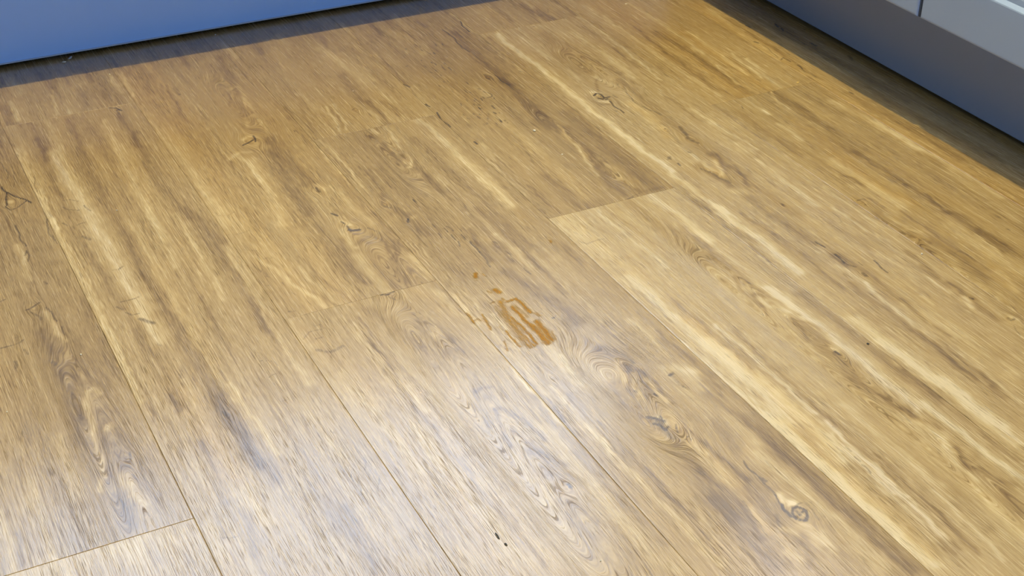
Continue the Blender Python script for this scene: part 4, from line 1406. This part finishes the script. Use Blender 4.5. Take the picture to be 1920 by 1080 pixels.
t = empty('worktop', (1.62, .9, .76))
tag(t, 'pale worktop along the right-hand cabinets, above the frame', 'worktop')
bm = bmesh.new(); box_bm(bm, (DX + .002, .13, .7605), (1.99, 2.55, .7995), .003, 2)
mesh_obj('slab', bm, M_TOP, t, t.location)
t = empty('worktop', (.3, 2.25, .505))  # unseen top, height set to clear the window reflection
tag(t, 'unseen pale top, lowered so the window reflection clears it', 'worktop')
bm = bmesh.new(); box_bm(bm, (-.62, DY + .002, .5055), (DX, 2.55, .5345), .003, 2)
mesh_obj('slab', bm, M_TOP, t, t.location)


# ------------------------------------------------------------------ dried spill: a thin film on the planks
def film_material():
    m, nt, p = new_mat('dried_sauce_film')
    b = NB(nt)
    a = b.n('ShaderNodeAttribute'); a.attribute_name = 'smear'
    tc = b.n('ShaderNodeTexCoord')
    mp = b.n('ShaderNodeMapping'); mp.inputs['Scale'].default_value = (1100, 110, 1)
    b.put(mp.inputs['Vector'], tc.outputs['Object'])
    n = b.noise(mp.outputs[0], detail=3)
    al = b.rng(b.math('ADD', a.outputs['Fac'], b.math('MULTIPLY', b.math('SUBTRACT', n, .5), 1.5)), .10, .95, 0.0, .86)
    b.put(p.inputs['Base Color'], b.ramp(a.outputs['Fac'], [(0, (.46, .30, .060)), (.6, (.43, .218, .004)), (1, (.33, .138, .002))]))
    b.put(p.inputs['Alpha'], al)
    p.inputs['Roughness'].default_value = .4
    p.inputs['Specular IOR Level'].default_value = .12
    return m


M_FILM = film_material()


def film(name, strokes, label, cat, step=(.0007, .0012)):
    P = np.concatenate([np.array(s[2]).reshape(-1, 2) for s in strokes]) / 1e4
    x0, y0 = P.min(0) - .004
    x1, y1 = P.max(0) + .004
    xs, ys = np.arange(x0, x1, step[0]), np.arange(y0, y1, step[1])
    X, Y = np.meshgrid(xs, ys)
    D = np.zeros_like(X)
    Xw = X + .0003 * np.sin(Y * 310) + .0002 * np.sin(Y * 870 + X * 300)
    for a, hw, pts in strokes:
        D = np.maximum(D, a * np.exp(-(seg_dist(Xw, Y, np.array(pts) / 10.0) / (hw * 1.4 / 1000)) ** 2))
    keep = D > .10
    idx = -np.ones(X.shape, int)
    fk = keep[:-1, :-1] | keep[1:, :-1] | keep[:-1, 1:] | keep[1:, 1:]
    vk = np.zeros_like(keep); vk[:-1, :-1] |= fk; vk[1:, :-1] |= fk; vk[:-1, 1:] |= fk; vk[1:, 1:] |= fk
    idx[vk] = np.arange(vk.sum())
    cx, cy = (x0 + x1) / 2, (y0 + y1) / 2
    V = np.stack([X[vk] - cx, Y[vk] - cy, .0002 + .0002 * D[vk]], 1)
    q = np.stack([idx[:-1, :-1][fk], idx[:-1, 1:][fk], idx[1:, 1:][fk], idx[1:, :-1][fk]], -1)
    me = bpy.data.meshes.new(name)
    me.from_pydata(V.tolist(), [], q.tolist())
    at = me.attributes.new('smear', 'FLOAT', 'POINT')
    at.data.foreach_set('value', D[vk].astype(np.float32))
    me.materials.append(M_FILM)
    o = link(name, me); o.location = (cx, cy, 0)
    return tag(o, label, cat)


film('dried_spill', SPILL, 'orange-brown dried streaky spill smeared along the grain, middle of the floor', 'stain')
film('sauce_spot', SPOT, 'tiny orange-brown spot by the grey scuff, above right of the big spill', 'stain')


# ------------------------------------------------------------------ crumbs and scraps lying on the floor
def scrap(name, loc, size, mat, label, cat, seed, rot=0.0, group=None, sub=2):
    r = random.Random(seed)
    bm = bmesh.new()
    bmesh.ops.create_icosphere(bm, subdivisions=sub, radius=1)
    ax = [Vector((r.uniform(-1, 1), r.uniform(-1, 1), r.uniform(-1, 1))).normalized() for _ in range(6)]
    for v in bm.verts:
        k = 1.0
        for a in ax: k -= .22 * max(0, v.co.normalized().dot(a)) ** 3
        v.co = v.co * k * r.uniform(.92, 1.06)
        v.co = Vector((v.co.x * size[0] / 2, v.co.y * size[1] / 2, v.co.z * size[2] / 2))
    zmin = min(v.co.z for v in bm.verts)
    for v in bm.verts: v.co.z -= zmin
    bmesh.ops.rotate(bm, verts=bm.verts, cent=(0, 0, 0), matrix=Matrix.Rotation(rot, 3, 'Z'))
    me = bpy.data.meshes.new(name); bm.to_mesh(me); bm.free()
    me.materials.append(mat)
    o = link(name, me); o.location = (*loc, 0.0001)
    return tag(o, label, cat, group)


scrap('crumb', (.8410, 1.5425), (.0050, .0052, .0022), M_CRUMB, 'largest cream crumb on the floor, far half, between two knots', 'crumb', 1, .6)
scrap('crumb', (.8409, 1.4650), (.0028, .0026, .0014), M_CRUMB, 'small cream crumb just nearer than the largest crumb', 'crumb', 2)
scrap('crumb', (1.0939, 1.0570), (.0034, .0028, .0022), M_CRUMB, 'round cream crumb alone on the right-hand side of the floor', 'crumb', 3)
scrap('crumb', (.2828, 1.5711), (.0022, .0020, .0012), M_CRUMB, 'tiny white crumb on the left plank, short way below its end joint', 'crumb', 4)
scrap('crumb', (1.196, 1.8911), (.0045, .0040, .0016), M_CRUMB, 'pale crumb near the top edge of the photo, toward the right cabinets', 'crumb', 5)
scrap('crumb', (.1732, 1.2850), (.0022, .0030, .0008), M_CRUMB, 'tiny white fleck on the leftmost brown plank beside its knot', 'crumb', 6)
scrap('crumb', (.0860, 1.2187), (.0018, .0020, .0010), M_CRUMB, 'tiny white fleck at the left edge of the photo', 'crumb', 7)
scrap('crumb', (.4983, .7785), (.0016, .0016, .0010), M_CRUMB, 'tiny white fleck near the bottom edge, right of the black scraps', 'crumb', 8)
scrap('crumb', (.3753, 1.9755), (.0022, .0060, .0010), M_CRUMB, 'thin pale sliver just inside the light beside the far shadow edge', 'crumb', 9)
scrap('crumb', (.6698, 1.7691), (.0018, .0020, .0010), M_CRUMB, 'tiny white fleck on the plank before the far end joint', 'crumb', 10)
scrap('lint', (.3374, 2.0590), (.0050, .0130, .0030), M_FLUFF, 'pale upright bit of lint caught under the blue plinth', 'lint', 11, -.5)
scrap('lint', (.3259, 2.0480), (.0075, .0050, .0024), M_CRUMB, 'short pale bit of lint lying in front of the blue plinth', 'lint', 12, .1)
scrap('lint', (.5572, 2.0530), (.0030, .0040, .0016), M_FLUFF, 'tiny grey speck of lint in the shadow along the blue plinth', 'lint', 13)
scrap('wood_flake', (1.2600, 1.5165), (.0072, .0036, .0008), M_GOLD, 'golden flake lying by the plank end joint at upper right', 'flake', 14, .35)
scrap('black_scrap', (.4333, .8460), (.0024, .0110, .0009), M_BLACK, 'longer black scrap on the pale floor at bottom centre', 'scrap', 15, .02)
scrap('black_scrap', (.4350, .8330), (.0026, .0042, .0009), M_BLACK, 'shorter black scrap just below the longer one', 'scrap', 16, .2)
scrap('black_speck', (.9179, .9381), (.0030, .0034, .0012), M_BLACK, 'oval black speck on the right side beside a pale grain streak', 'scrap', 17, .4)
